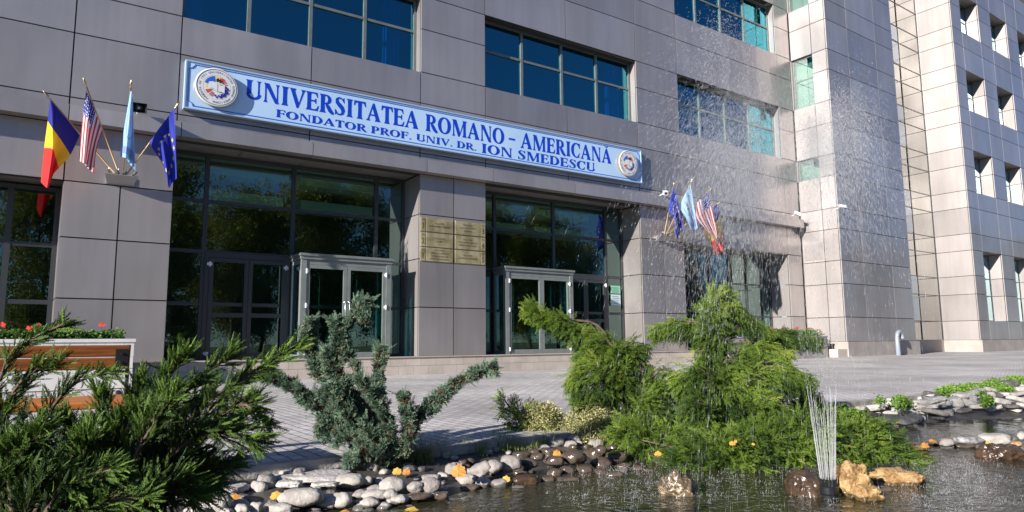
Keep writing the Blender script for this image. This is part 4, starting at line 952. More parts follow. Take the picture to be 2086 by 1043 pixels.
def mass(blobs, sc, dens, droop=.55, tmpls=SPR, out=.8, cx=None):
    P, Dr, Sc, Tn = [], [], [], []
    for (x, y, D, rx, ry, *o) in blobs:
        c_ = atD(x, y, D); a, b = rx*D/F, ry*D/F; dp = (o[0] if o else .8)*a; dirb = o[1] if len(o) > 1 else 0
        n = int(dens*(a*b*4+a*dp*3+b*dp*3))
        for _ in range(n):
            v = rng.normal(size=3); v /= np.linalg.norm(v); r_ = (.45+.55*rng.random()**.6)*(1+.5*noise.noise(Vector(c_*3+v*1.7))+.3*noise.noise(Vector(c_*5+v*4.))); r_ = max(r_, .2)
            pos = c_+rt0*v[0]*a*r_+np.array([0, 0, 1])*v[2]*b*r_-np.array([fwd[0], fwd[1], 0])*v[1]*dp*r_
            d = rt0*v[0]*out+np.array([0, 0, 1])*(v[2]*.6-droop)-np.array([fwd[0], fwd[1], 0])*v[1]*out+rt0*dirb+rng.normal(size=3)*.3
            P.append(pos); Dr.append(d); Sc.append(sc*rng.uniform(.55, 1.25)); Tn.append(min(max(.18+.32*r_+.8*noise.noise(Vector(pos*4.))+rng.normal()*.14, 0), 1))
    return scatter(tmpls, P, Dr, Sc, np.array(Tn))
# --- foreground juniper: long feathery limbs carrying sprays
def feather(limbs, D, n_side, Ls, scale, tmpls, jitter=.05, start=.2, droop=-.12, tw=0.0):
    P, Dr, Sc, Tn = [], [], [], []
    tr_ = MB()
    for l in limbs:
        w_ = [atD(x, y, D+q) for x, y, q in l]; p = smooth_path(w_, 40); tr_.tube([tuple(v) for v in p[::2]], [.007*(1-.8*i/20)+.0012 for i in range(21)], 5)
        Lt = np.sum(np.linalg.norm(np.diff(p, axis=0), axis=1))
        for i in range(n_side):
            u = start+(1-start)*i/n_side; k = min(int(u*40), 39); b = p[k]; tg = p[k+1]-p[k]; tg /= np.linalg.norm(tg)
            rn = rng.normal(size=3); sd = np.cross(tg, rn); sd /= np.linalg.norm(sd)
            d = tg*1.1+sd*.55+np.array([0, 0, .10]); d /= np.linalg.norm(d); L2 = Ls*(1.15-u*.8)*rng.uniform(.6, 1.15)
            q = [b+d*L2*t+np.array([0, 0, droop])*t*t*L2 for t in np.linspace(0, 1, 7)]
            tr_.tube([tuple(v) for v in q[::2]], [.0032, .0024, .0018, .001], 4)
            for j in range(1, 7):
                for _ in range(1):
                    dd = (q[j]-q[j-1]); dd /= np.linalg.norm(dd); rn = rng.normal(size=3)*.34; P.append(q[j-1]+(q[j]-q[j-1])*rng.random()); Dr.append(dd+rn+np.array([0, 0, .15])); Sc.append(scale*rng.uniform(.6, 1.15)*(1.1-.06*j)); Tn.append(min(max(.12+.55*u*(j/6)**.7+rng.normal()*.13, 0), 1))  # tint falls from tips to base, painting in the shade near the base
        for _ in range(6): P.append(p[-1]-(p[-1]-p[-6])*rng.random()); Dr.append((p[-1]-p[-5])/np.linalg.norm(p[-1]-p[-5])+rng.normal(size=3)*.35); Sc.append(scale*rng.uniform(.8, 1.2)); Tn.append(.7+rng.normal()*.12)
    return tr_, scatter(tmpls, P, Dr, Sc, np.clip(np.array(Tn), 0, 1))
def fg_juniper(label_, limbs, D, n_side, Ls, scale, base, core=()):
    e = empty('juniper_shrub', base, label_, 'juniper'); tr_, (V, Fq, T) = feather(limbs, D, n_side, Ls, scale, SPF)
    if core: V2, F2, T2 = mass(core, .075, 2600, -.1, SPF); npmesh('inner_foliage', V2, F2, ['jun_fg'], T2*.18, e)  # shade inside the shrub painted in: core foliage tinted almost black
    tr_.build('branches', ['bark'], e, True); npmesh('foliage', V, Fq, ['jun_fg'], T, e)
b0 = (240, 1120, -.1)
fg_juniper('large dark juniper with long bright feathery tips in the left foreground', [
    [b0, (330, 960, 0), (460, 800, .1), (600, 705, .15)], [b0, (310, 950, .1), (420, 820, .2), (540, 750, .3)], [b0, (290, 920, 0), (370, 800, .1), (470, 725, .1)],
    [b0, (280, 920, -.1), (320, 810, 0), (375, 725, 0)], [b0, (250, 930, .1), (265, 850, .1), (290, 785, .1)], [b0, (230, 930, .1), (215, 860, .2), (205, 810, .2)],
    [b0, (340, 950, .2), (450, 870, .3), (520, 820, .3)], [b0, (320, 1010, 0), (400, 960, 0), (460, 950, 0)], [b0, (330, 960, -.1), (400, 890, -.1), (460, 880, -.1), (520, 895, -.1)],
    [b0, (350, 980, .1), (450, 850, .1), (500, 825, .05), (535, 850, 0)], [b0, (280, 1030, -.2), (340, 990, -.2), (390, 1010, -.2)], [b0, (200, 970, 0), (150, 900, .1), (130, 860, .1)],
    [b0, (280, 960, .25), (350, 860, .3), (420, 800, .3)], [b0, (270, 950, -.2), (310, 870, -.2), (350, 810, -.2)], [b0, (330, 1010, .1), (400, 970, .15), (440, 985, .2)], [b0, (220, 980, -.1), (250, 890, -.15), (270, 860, -.15)], [b0, (200, 1000, -.2), (170, 950, -.2), (180, 900, -.2)]],
    1.95, 34, .115, .066, tuple(atD(240, 1110, 1.85)), [(260, 960, 2.0, 110, 90), (180, 1000, 1.9, 100, 80), (340, 960, 2.0, 70, 60)])
b1 = (40, 1130, -.25)
fg_juniper('dark juniper with thin feathery sprays at the lower left corner', [
    [b1, (0, 960, -.1), (-20, 830, 0), (40, 710, .1), (130, 660, .1)], [b1, (60, 960, 0), (80, 880, .1), (140, 790, .1), (225, 755, .1)], [b1, (10, 920, 0), (10, 840, .1), (50, 770, .1), (110, 745, .1)],
    [b1, (100, 980, -.1), (140, 930, 0), (170, 880, 0)], [b1, (120, 1010, -.2), (180, 970, -.2), (230, 960, -.2)], [b1, (140, 1060, -.2), (220, 1020, -.2), (290, 1015, -.2)], [b1, (20, 980, -.2), (50, 920, -.2), (80, 880, -.2)], [b1, (60, 1020, -.25), (110, 970, -.2), (150, 1000, -.2)], [b1, (0, 1020, -.2), (10, 950, -.2), (30, 910, -.2)], [b1, (-10, 940, .1), (-20, 880, .1), (10, 840, .1)]],
    1.8, 26, .09, .060, tuple(atD(40, 1120, 1.6)), [(60, 1000, 1.75, 90, 90), (20, 930, 1.8, 60, 60), (120, 1010, 1.7, 70, 60)])

# --- blue juniper: twisting limbs wrapped in dense tufts
def wrapped(limbs, D, rad, n, sc, tmpls, upb=.35):
    P, Dr, Sc, PB, DB = [], [], [], [], []; Ls = []
    for l in limbs:
        rr = l[-1] if isinstance(l[-1], (int, float)) else 1.; pts = [q for q in l if not isinstance(q, (int, float))]
        w_ = [atD(x, y, D+q) for x, y, q in pts]; p = smooth_path(w_, 30); Ls.append([tuple(v) for v in w_]); lt = np.sum(np.linalg.norm(np.diff(p, axis=0), axis=1)); m = int(n*lt*rr)
        for i in range(m):
            u = rng.random()**.85; u = .12+.88*u; k = min(int(u*30), 29); t = u*30-k; b = p[k]*(1-t)+p[k+1]*t; tg = p[k+1]-p[k]; tg /= np.linalg.norm(tg)
            sd = np.cross(tg, rng.normal(size=3)); sd /= np.linalg.norm(sd); lump = .10+2.2*abs(noise.noise(Vector(b*5.+sd*.9)))+.35*noise.noise(Vector(b*17.))
            if lump < .30 and rng.random() < .75: continue
            r_ = rad*.86*rr*lump*math.sqrt(max(1.04-u*.62, .12)); q = rng.random()**.4; pos = b+sd*r_*q
            dd = sd*.9+tg*.9+np.array([0, 0, upb])
            if q > .62: P.append(pos); Dr.append(dd); Sc.append(sc*rng.uniform(.6, 1.2))
            else: PB.append(pos); DB.append(dd)
    return Ls, P, Dr, Sc, PB, DB
bl = [[(800, 945, 0), (720, 875, .1), (630, 812, .05), (543, 757, 0), .85], [(800, 940, 0), (730, 840, .15), (660, 770, .15), (625, 700, .1), (632, 655, .1), .62], [(800, 940, 0), (735, 830, 0), (685, 760, 0), (672, 710, 0), .95],
      [(800, 940, 0), (750, 830, -.05), (720, 740, 0), (700, 690, 0), (725, 632, 0), (744, 622, 0), (742, 655, 0), .62], [(700, 740, 0), (690, 690, 0), (685, 650, 0), .7], [(800, 940, 0), (775, 850, .05), (770, 770, .1), (778, 712, .1), .72], [(805, 940, 0), (850, 850, 0), (895, 812, 0), (940, 775, 0), (1008, 748, 0), .62],
      [(800, 940, 0), (740, 900, -.1), (690, 880, -.1), (650, 868, -.1), 1.0], [(800, 940, 0), (760, 890, -.15), (700, 830, -.2), (665, 790, -.2), .8], [(800, 940, 0), (790, 870, -.15), (760, 800, -.2), (730, 770, -.2), .85], [(805, 940, 0), (835, 890, -.1), (830, 840, -.1), (820, 805, -.1), .6], [(800, 950, 0), (750, 925, -.2), (710, 935, -.2), .75]]
Ls, P, Dr, Sc, PB, DB = wrapped(bl, 4.95, .095, 900, .042, TUF)
f1 = scatter(TUF, P, Dr, Sc); f2 = scatter(TUF, PB, DB, np.full(len(PB), .035))
ix = rng.random(len(P)) < .16; f3 = scatter(SPR, np.array(P)[ix], np.array(Dr)[ix]+rng.normal(size=(int(ix.sum()), 3))*.3, rng.uniform(.05, .10, int(ix.sum())), rng.uniform(.3, .9, int(ix.sum())))
shrub('blue_juniper', tuple(atD(800, 950, 4.95)), 'gnarled blue green juniper with spreading bare limbs on the pond edge', 'juniper', Ls, [(*f3, 'jun_bl', 'outer_sprays'), (*f1, 'jun_bl', 'foliage'), (*f2, 'jun_br', 'inner_twigs')], limbr=.028)

# --- bright green junipers: arching masses hung with drooping sprays
def gj(nm, label_, blobs, limbs, base, sc=.15, dens=900, droop=.55, group=None, tm=SPD):
    V, Fq, T = mass(blobs, sc, dens, droop, tm); return shrub(nm, tuple(base), label_, 'juniper', [[tuple(atD(*q)) for q in l] for l in limbs], [(V, Fq, T, 'jun_gr', 'foliage')], limbr=.022)
def arch(pts, D, w, drop, n, P, Dr, Sc, Tn, sc):
    """one arching limb hung with a curtain of drooping sprays, longest in the middle"""
    p = smooth_path([atD(x, y, D+q) for x, y, q in pts], 30); L_ = np.sum(np.linalg.norm(np.diff(p, axis=0), axis=1))
    for _ in range(int(n*L_)):
        u = rng.random(); k = min(int(u*30), 29); b = p[k]+(p[k+1]-p[k])*(u*30-k); tg = p[k+1]-p[k]; tg /= np.linalg.norm(tg); h = rng.random()**1.2; sd = rng.normal(size=3)*w*.72*(.35+.65*math.sin(PI*min(u+.15, 1)))
        pos = b+sd+np.array([0, 0, -1])*h*drop*(.3+.7*math.sin(PI*min(u+.1, 1)))*(1+.4*noise.noise(Vector(b*6)))
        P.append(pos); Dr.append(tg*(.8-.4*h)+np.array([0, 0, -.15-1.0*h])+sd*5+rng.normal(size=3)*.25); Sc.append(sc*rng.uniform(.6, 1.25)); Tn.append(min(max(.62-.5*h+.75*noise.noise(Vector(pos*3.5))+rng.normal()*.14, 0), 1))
def gj2(nm, label_, arches, base, sc=.13, blobs=()):
    sc *= .82; arches = [(a, b, c, d, n*.98) for a, b, c, d, n in arches]
    P, Dr, Sc, Tn = [], [], [], []
    for pts, D, w, drop, n in arches: arch(pts, D, w, drop, n, P, Dr, Sc, Tn, sc)
    V, Fq, T = scatter(SPD, P, Dr, Sc, np.array(Tn)); fol = [(V, Fq, T, 'jun_gr', 'foliage')]
    if blobs: V, Fq, T = mass(blobs, sc, 800, .5, SPD); fol.append((V, Fq, T*.12, 'jun_gr', 'inner_foliage'))  # shaded gaps under the layers are painted: inner foliage tint cut low
    shrub(nm, tuple(base), label_, 'juniper', [[tuple(base)]+[tuple(atD(x, y, D+q)) for x, y, q in pts] for pts, D, w, drop, n in arches], fol, limbr=.02)
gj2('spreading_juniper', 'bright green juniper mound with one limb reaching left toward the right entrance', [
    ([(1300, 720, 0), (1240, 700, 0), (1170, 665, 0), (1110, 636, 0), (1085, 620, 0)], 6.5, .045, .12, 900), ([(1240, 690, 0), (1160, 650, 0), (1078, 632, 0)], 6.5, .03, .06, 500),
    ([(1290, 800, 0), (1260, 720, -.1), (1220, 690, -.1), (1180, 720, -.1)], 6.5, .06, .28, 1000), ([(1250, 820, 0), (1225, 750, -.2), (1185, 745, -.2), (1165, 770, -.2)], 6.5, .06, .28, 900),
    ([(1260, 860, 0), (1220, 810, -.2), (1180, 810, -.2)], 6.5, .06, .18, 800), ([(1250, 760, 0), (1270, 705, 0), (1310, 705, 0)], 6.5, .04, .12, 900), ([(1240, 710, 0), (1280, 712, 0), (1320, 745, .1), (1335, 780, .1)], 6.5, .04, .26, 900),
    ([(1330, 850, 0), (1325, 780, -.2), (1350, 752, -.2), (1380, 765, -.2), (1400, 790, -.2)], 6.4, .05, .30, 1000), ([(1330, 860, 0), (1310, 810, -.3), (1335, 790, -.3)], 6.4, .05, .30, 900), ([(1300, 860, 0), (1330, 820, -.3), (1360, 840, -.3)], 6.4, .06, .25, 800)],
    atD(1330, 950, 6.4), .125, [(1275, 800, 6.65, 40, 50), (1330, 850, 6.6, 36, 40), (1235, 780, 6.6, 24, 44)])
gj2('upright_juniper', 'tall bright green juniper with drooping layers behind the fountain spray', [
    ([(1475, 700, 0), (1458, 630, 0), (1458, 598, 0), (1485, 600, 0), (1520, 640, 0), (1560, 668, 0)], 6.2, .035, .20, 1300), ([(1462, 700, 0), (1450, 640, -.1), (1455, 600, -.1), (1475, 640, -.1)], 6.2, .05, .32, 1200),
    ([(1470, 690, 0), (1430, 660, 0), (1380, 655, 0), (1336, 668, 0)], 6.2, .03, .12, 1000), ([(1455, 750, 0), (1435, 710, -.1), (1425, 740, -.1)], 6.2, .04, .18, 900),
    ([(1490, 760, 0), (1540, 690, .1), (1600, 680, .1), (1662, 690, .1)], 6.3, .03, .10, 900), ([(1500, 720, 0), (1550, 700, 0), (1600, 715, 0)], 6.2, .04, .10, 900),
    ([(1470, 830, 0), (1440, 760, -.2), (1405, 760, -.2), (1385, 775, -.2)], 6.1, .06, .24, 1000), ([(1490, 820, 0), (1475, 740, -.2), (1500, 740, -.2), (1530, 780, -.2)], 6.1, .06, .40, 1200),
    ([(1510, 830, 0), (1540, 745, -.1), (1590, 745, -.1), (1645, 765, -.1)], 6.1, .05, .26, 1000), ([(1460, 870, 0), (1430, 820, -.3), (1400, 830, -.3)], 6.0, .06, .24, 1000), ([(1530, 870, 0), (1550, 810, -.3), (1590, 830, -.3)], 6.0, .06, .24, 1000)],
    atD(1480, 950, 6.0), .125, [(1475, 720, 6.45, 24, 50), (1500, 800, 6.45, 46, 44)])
gj('creeping_juniper', 'low bright green juniper hanging over the water below the tall one',
   [(1285, 880, 5.9, 40, 22, .8, -.4), (1320, 905, 5.8, 36, 26), (1385, 900, 5.8, 46, 30), (1460, 912, 5.5, 70, 34), (1530, 905, 5.5, 70, 36), (1600, 905, 5.5, 60, 36), (1400, 940, 5.4, 44, 14, .8, -.3), (1500, 935, 5.4, 70, 22), (1640, 880, 5.6, 50, 32), (1630, 925, 5.5, 44, 26)],
   [[(1480, 960, 5.7), (1400, 920, 5.6), (1300, 895, 5.8)], [(1480, 960, 5.7), (1560, 920, 5.5), (1650, 890, 5.5)]], atD(1480, 960, 5.7), .12, 1150, .2)
gj('creeping_juniper', 'low bright green juniper right of the fountain jets, trailing to the right over the water',
   [(1700, 905, 5.6, 46, 40), (1745, 905, 5.6, 46, 42), (1785, 915, 5.6, 42, 36, .8, .3), (1820, 930, 5.6, 34, 20, .8, .5), (1850, 942, 5.6, 26, 9, .8, .8), (1770, 880, 5.6, 34, 18), (1740, 938, 5.6, 44, 14), (1660, 850, 6.2, 40, 26), (1620, 830, 6.4, 40, 30)],
   [[(1690, 950, 5.7), (1740, 910, 5.6), (1800, 915, 5.6), (1860, 942, 5.6)]], atD(1690, 955, 5.7), .12, 1250, .15)
gj('small_juniper', 'small dark green juniper sprig left of the golden shrubs', [(1035, 825, 6.3, 16, 12, .8, -.3), (1055, 850, 6.3, 26, 20, .8, -.2), (1080, 880, 6.3, 32, 24)], [[(1095, 910, 6.3), (1060, 860, 6.3), (1030, 818, 6.3)]], atD(1095, 915, 6.3), .11, 1100, -.1)
# --- golden variegated shrubs
def golden(label_, blobs, base):
    P, Dr, Sc = [], [], []; limbs = []
    for (x, y, D, rx, ry) in blobs:
        c_ = atD(x, y, D); a, b = rx*D/F, ry*D/F; n = int(3600*(a*b*4+a*a*3)); limbs.append([tuple(base), tuple((base+c_)/2+rng.normal(size=3)*.02), tuple(c_+np.array([0, 0, b*.5]))]); limbs.append([tuple(base), tuple((base*.4+c_*.6)+rng.normal(size=3)*.04), tuple(c_+np.array([rng.normal()*a*.6, rng.normal()*a*.6, b*.6]))])
        for _ in range(n):
            v = rng.normal(size=3); v /= np.linalg.norm(v); r_ = rng.random()**.4*(1+.35*noise.noise(Vector(c_*4+v*2.)))
            P.append(c_+np.array([v[0]*a, v[1]*a, v[2]*b])*r_); Dr.append(v+np.array([0, 0, .8])+rng.normal(size=3)*.4); Sc.append(.030*rng.uniform(.6, 1.3))
    V, Fq, T = scatter(LVS, P, Dr, Sc); shrub('golden_shrub', tuple(base), label_, 'shrub', limbs, [(V, Fq, T, 'gold_lf', 'foliage')], 'golden variegated shrubs', .008)
golden('smaller golden leaved shrub on the bank, left one of the pair', [(1100, 850, 6.3, 42, 34), (1125, 870, 6.3, 36, 30), (1085, 880, 6.3, 30, 26)], atD(1110, 915, 6.3))
golden('larger golden leaved shrub beside the green juniper mound, right one of the pair', [(1205, 865, 6.2, 50, 40), (1180, 890, 6.15, 40, 30), (1235, 880, 6.2, 34, 34), (1215, 905, 6.15, 40, 22)], atD(1205, 930, 6.2))
# --- geraniums in the planters
def gera(x0, x1, y, z, h, n, label_):
    e = empty('geranium_bed', ((x0+x1)/2, y, z), label_, 'flowers', 'geranium beds'); P, Dr, Sc = [], [], []
    for _ in range(n):
        x = R.uniform(x0, x1); hh = h*(.5+.5*abs(noise.noise(Vector((x*2.3, 1, 7))))*2.2); P.append((x, y+R.uniform(-.22, .3), z+hh*R.random())); Dr.append((R.gauss(0, .5), R.gauss(0, .5)-.2, 1)); Sc.append(R.uniform(.05, .085))
    V, Fq, T = scatter([leaves(s+60, 8, .6, .55) for s in range(4)], P, Dr, Sc); npmesh('foliage', V, Fq, ['gera'], T, e)
    m_ = MB()
    for _ in range(int((x1-x0)*3.2)):
        x = R.uniform(x0, x1); yy = y-.1+R.uniform(-.12, .2); zz = z+h*R.uniform(.75, 1.25)
        for k in range(9):
            a = R.uniform(0, 6.28); s_ = .028; c_ = (x+R.gauss(0, .025), yy+R.gauss(0, .02), zz+R.gauss(0, .018)); m_.add([(c_[0]-s_, c_[1], c_[2]), (c_[0], c_[1]-s_*.7, c_[2]-s_*.6), (c_[0]+s_, c_[1], c_[2]), (c_[0], c_[1]+.3*s_, c_[2]+s_)], [(0, 1, 2, 3)])
        m_.tube([(x, yy, z), (x, yy, zz)], .004, 4, 1)
    m_.build('blossoms', ['petal', 'gera'], e)
gera(-1.6, 1.5, 15.0, .88, .26, 900, 'bed of geraniums with a few red blossoms in the white planter'); gera(19.4, 25.0, 14.95, .9, .26, 1300, 'bed of geraniums with red blossoms in the grey planter')
# --- grass tufts and ground cover
def blades(nm, label_, cat, spots, kind=None):
    V, Fq, T = [], [], []
    for (x, y, z, r_, n, h, dry) in spots:
        for _ in range(n):
            a, q = R.uniform(0, 2*PI), r_*math.sqrt(R.random()); bx, by = x+q*math.cos(a), y+q*math.sin(a)*.6; hh = h*R.uniform(.4, 1.2); la = R.uniform(0, 2*PI); le = hh*R.uniform(.1, .8); w_ = .0022; tn = min(1, max(0, R.gauss(.35+.5*dry, .2))); m = len(V); wx, wy = -math.sin(la)*w_, math.cos(la)*w_
            for k in range(4): u = k/3; c_ = (bx+le*u*u*math.cos(la), by+le*u*u*math.sin(la), z+hh*(u-.25*u*u*u*(le/hh))); s_ = 1-.85*u; V += [(c_[0]-wx*s_, c_[1]-wy*s_, c_[2]), (c_[0]+wx*s_, c_[1]+wy*s_, c_[2])]
            for k in range(3): Fq.append((m+2*k, m+2*k+1, m+2*k+3, m+2*k+2)); T.append(tn)
    o = npmesh(nm, V, Fq, ['grass'], T); return tag(o, label_, cat, kind=kind)
g = lambda x, y, Z=-.10: atZ(x, y, Z)
sp = []
for x, y, r_, n, h, dr in ((850, 945, .14, 260, .26, .1), (880, 935, .14, 200, .22, .3), (800, 950, .16, 160, .2, .1), (830, 925, .1, 90, .42, .2), (900, 915, .15, 120, .12, .6)):
    p = g(x, y); sp.append((p[0], p[1], -.13, r_, n, h, dr))
blades('grass_tuft', 'tall green grass tuft at the foot of the blue juniper', 'grass', sp)
sp = []
for x in np.arange(930, 1110, 6): p = g(x+R.uniform(-8, 8), 925-.13*(x-930)); sp.append((p[0], min(p[1]+R.uniform(-.3, .12), 4.8), -.09+.02*R.random(), R.uniform(.03, .16), R.randint(8, 90), R.choice((.06, .09, .13, .2)), R.random()*1.0+.15))
for x in np.arange(1240, 1700, 30): p = g(x, 905-.08*(x-1240)); sp.append((p[0], min(p[1], 4.7), -.1, .2, 60, .12, .3))
blades('grass', None, None, sp, 'stuff')
# ================================================================== STONES
def ico():
    bm = bmesh.new(); bmesh.ops.create_icosphere(bm, subdivisions=3, radius=1); V = np.array([v.co[:] for v in bm.verts]); Fs = np.array([[v.index for v in f.verts] for f in bm.faces]); bm.free(); return V, Fs
import bmesh
IV, IF = ico()
def ico5():
    bm = bmesh.new(); bmesh.ops.create_icosphere(bm, subdivisions=5, radius=1); V = np.array([v.co[:] for v in bm.verts]); Fs = np.array([[v.index for v in f.verts] for f in bm.faces]); bm.free(); return V, Fs
IV5, IF5 = ico5()
def stonemat(name, c1, c2, rough, bump=.4, wetline=True, sc=9, veins=None, spec=.5):
    m = mat(name, rough=rough, spec=spec); _, r = noisy(m, c1, c2, sc, 9, bump, sc*4, .3, .72)
    b = bsdf(m); col = b.inputs['Base Color'].links[0].from_socket
    gm = N(m, 'ShaderNodeNewGeometry'); sx = N(m, 'ShaderNodeSeparateXYZ'); L(m, gm.outputs['Position'], sx.inputs[0])
    nn = N(m, 'ShaderNodeTexNoise'); nn.inputs['Scale'].default_value = 14; L(m, gm.outputs['Position'], nn.inputs['Vector'])
    if veins:
        v = N(m, 'ShaderNodeTexNoise'); v.inputs['Scale'].default_value = 5; v.inputs['Detail'].default_value = 4; v.inputs['Distortion'].default_value = 3; L(m, gm.outputs['Position'], v.inputs['Vector'])
        vr = N(m, 'ShaderNodeValToRGB'); e_ = vr.color_ramp.elements; e_[0].position = .47; e_[0].color = (0, 0, 0, 1); e_[1].position = .5; e_[1].color = (1, 1, 1, 1); e2 = e_.new(.53); e2.color = (0, 0, 0, 1)
        L(m, v.outputs[0], vr.inputs[0]); mv = N(m, 'ShaderNodeMix', data_type='RGBA'); L(m, vr.outputs[0], mv.inputs[0]); L(m, col, mv.inputs[6]); mv.inputs[7].default_value = (*veins, 1); col = mv.outputs[2]; L(m, col, b.inputs['Base Color'])
    if wetline:
        ad = N(m, 'ShaderNodeMath', operation='MULTIPLY_ADD'); ad.inputs[1].default_value = .05; L(m, nn.outputs[0], ad.inputs[0]); L(m, sx.outputs[2], ad.inputs[2])
        mr_ = N(m, 'ShaderNodeMapRange'); mr_.inputs['From Min'].default_value = ZW+.045; mr_.inputs['From Max'].default_value = ZW+.055; L(m, ad.outputs[0], mr_.inputs['Value'])
        mx_ = N(m, 'ShaderNodeMix', data_type='RGBA'); L(m, mr_.outputs[0], mx_.inputs[0]); dk = N(m, 'ShaderNodeVectorMath', operation='SCALE'); dk.inputs['Scale'].default_value = .33; L(m, col, dk.inputs[0]); L(m, dk.outputs[0], mx_.inputs[6]); L(m, col, mx_.inputs[7]); L(m, mx_.outputs[2], b.inputs['Base Color'])
        m3 = N(m, 'ShaderNodeMapRange'); m3.inputs['To Min'].default_value = .12; m3.inputs['To Max'].default_value = rough; L(m, mr_.outputs[0], m3.inputs['Value']); L(m, m3.outputs[0], b.inputs['Roughness'])
    return m
M['st_pale'] = stonemat('pale_pebble', (.25, .225, .195), (.47, .43, .385), .75); M['st_grey'] = stonemat('grey_pebble', (.19, .17, .155), (.37, .33, .30), .7)
M['st_wet'] = stonemat('wet_stone', (.035, .026, .02), (.12, .09, .068), .16, .3, False, 7); M['st_brown'] = stonemat('wet_brown_rock', (.03, .018, .012), (.10, .062, .038), .18, .5, False, 6)
M['st_gold'] = stonemat('golden_rock', (.20, .105, .035), (.50, .33, .15), .5, .9, True, 7); M['st_slab'] = stonemat('pale_slab', (.30, .28, .255), (.52, .485, .45), .75, .6, True, 8)
M['st_vein'] = stonemat('veined_rock', (.05, .034, .02), (.16, .115, .07), .22, .7, False, 5, (.42, .32, .22)); M['st_dark'] = stonemat('dark_slab', (.05, .047, .045), (.14, .13, .125), .5, .5, True, 8); M['st_speck'] = stonemat('speckled_stone', (.06, .06, .065), (.42, .40, .39), .6, .4, True, 22)
def stone(nm, c, s, mt, label_, cat='stone', group=None, yaw=0, seed=0, rough=.18, block=0., tilt=0., freq=1.1):
    V = (IV5 if nm in ('rock', 'slab') else IV).copy(); FF = IF5 if nm in ('rock', 'slab') else IF; sd = Vector((seed*3.7, seed*1.3, seed*.7))
    if block:
        V = np.sign(V)*np.abs(V)**(1-block); 
    out = []
    for v in V:
        vv = Vector(v); n = 1+rough*noise.noise(vv*freq+sd)+rough*.45*noise.noise(vv*freq*2.4+sd*2)+(rough*.25*noise.noise(vv*freq*6+sd) if block else rough*.08*noise.noise(vv*7+sd))-(rough*.55*abs(noise.noise(vv*freq*3.1+sd*3))+rough*.18*abs(noise.noise(vv*freq*11+sd)) if nm in ('rock', 'slab') else 0); out.append(vv*n)
    cy_, sy_ = math.cos(yaw), math.sin(yaw); ct, st = math.cos(tilt), math.sin(tilt); W2 = []
    for v in out:
        x, y, z = v.x*s[0], v.y*s[1], v.z*s[2]; x, z = x*ct-z*st, x*st+z*ct; W2.append((x*cy_-y*sy_, x*sy_+y*cy_, z))
    o = npmesh(nm, W2, FF, [mt], None, None, block < .3 or nm in ('rock', 'slab')); o.location = tuple(map(float, c)); return tag(o, label_, cat, group)
def px_stone(cx, cy, w_, h_, mt, label_, zoom, group=None, nm='pebble', Z=None, flat=.8, **k):
    z_, ox, oy = zoom; x, y, w2, h2 = cx*z_+ox, cy*z_+oy, w_*z_, h_*z_
    hz = .0
    Zc = -.10 if Z is None else Z
    for _ in range(3):
        p = atZ(x, y, Zc); D = (p-O3)@fwd; rx, rz = w2*D/F/2, h2*D/F/2*flat
        if Z is None: Zc = max(bank_z(p[0], min(p[1], 4.7)), ZW-.01)+rz*.55
    ry = rx*R.uniform(.7, 1.0) if rx < rz*2.5 else rx*.6
    return stone(nm, p, (rx*1.02, ry, rz*1.06), mt, label_, 'stone' if nm != 'rock' else 'rock', group, YAW*-1+R.uniform(-.3, .3), R.randint(0, 999), **({'rough': R.uniform(.18, .34), 'block': R.choice((0, 0, .12, .22))} | k if nm == 'pebble' else k))
Z2 = (.2205, 300, 860); Z3 = (.2205, 740, 840); Z4 = (.2205, 1180, 840); Z5 = (.233, 1600, 860); ZS = (.233, 1600, 640)
gA = 'pale dry pebbles along the near pond edge'
LA = 'pale rounded pebble in the row of dry stones on the left pond edge'
px_stone(1420, 690, 390, 190, 'st_pale', 'largest flat oval pale pebble, beside the orange leaf on the left pond edge', Z2, gA)
px_stone(1030, 620, 180, 175, 'st_pale', 'round pale pebble touching the end of the long grey slab', Z2, gA)
px_stone(640, 765, 240, 190, 'st_pale', 'big cracked pale pebble beside the peach coloured leaf', Z2, gA)
px_stone(1885, 545, 300, 165, 'st_pale', 'wide smooth pale pebble lying against the big flat slab', Z2, gA)
px_stone(430, 725, 270, 100, 'st_pale', 'long narrow pale pebble under the dark juniper', Z2, gA, tilt=-.35)
for q in ((190, 730, 230, 150), (440, 812, 190, 80), (875, 805, 120, 120), (1005, 790, 110, 120), (1230, 795, 240, 110), (1680, 745, 150, 130), (1790, 720, 200, 170), (90, 690, 120, 70), (1545, 815, 120, 50), (740, 830, 110, 70)): px_stone(*q, 'st_pale', LA, Z2, gA)
px_stone(820, 540, 120, 170, 'st_grey', 'upright grey pebble with a yellow leaf leaning on it', Z3, gA); px_stone(1090, 525, 190, 150, 'st_grey', 'angular pale grey block of stone right of the big yellow leaf', Z3, gA, block=.35, tilt=.5)
for q in ((270, 670, 240, 170), (110, 765, 240, 120), (240, 755, 170, 110), (60, 840, 170, 130), (40, 630, 90, 90), (970, 620, 150, 110), (340, 800, 160, 100), (190, 870, 130, 100)): px_stone(*q, 'st_pale', LA, Z3, gA)
LB = 'mid grey pebble among the mixed stones by the waterline in the middle'; gB = 'grey pebbles in the middle of the pond edge'
for q in ((480, 690, 140, 120), (620, 680, 190, 180), (1210, 500, 170, 140), (1365, 470, 190, 165), (1105, 665, 145, 150), (1260, 665, 175, 120)): px_stone(*q, 'st_grey', LB, Z3, gB)
px_stone(1585, 598, 80, 50, 'st_pale', 'tiny white pebble beside the wide brown wet stone', Z3); px_stone(1430, 695, 120, 50, 'st_pale', 'small flat cream pebble at the waterline left of the wide brown stone', Z3)
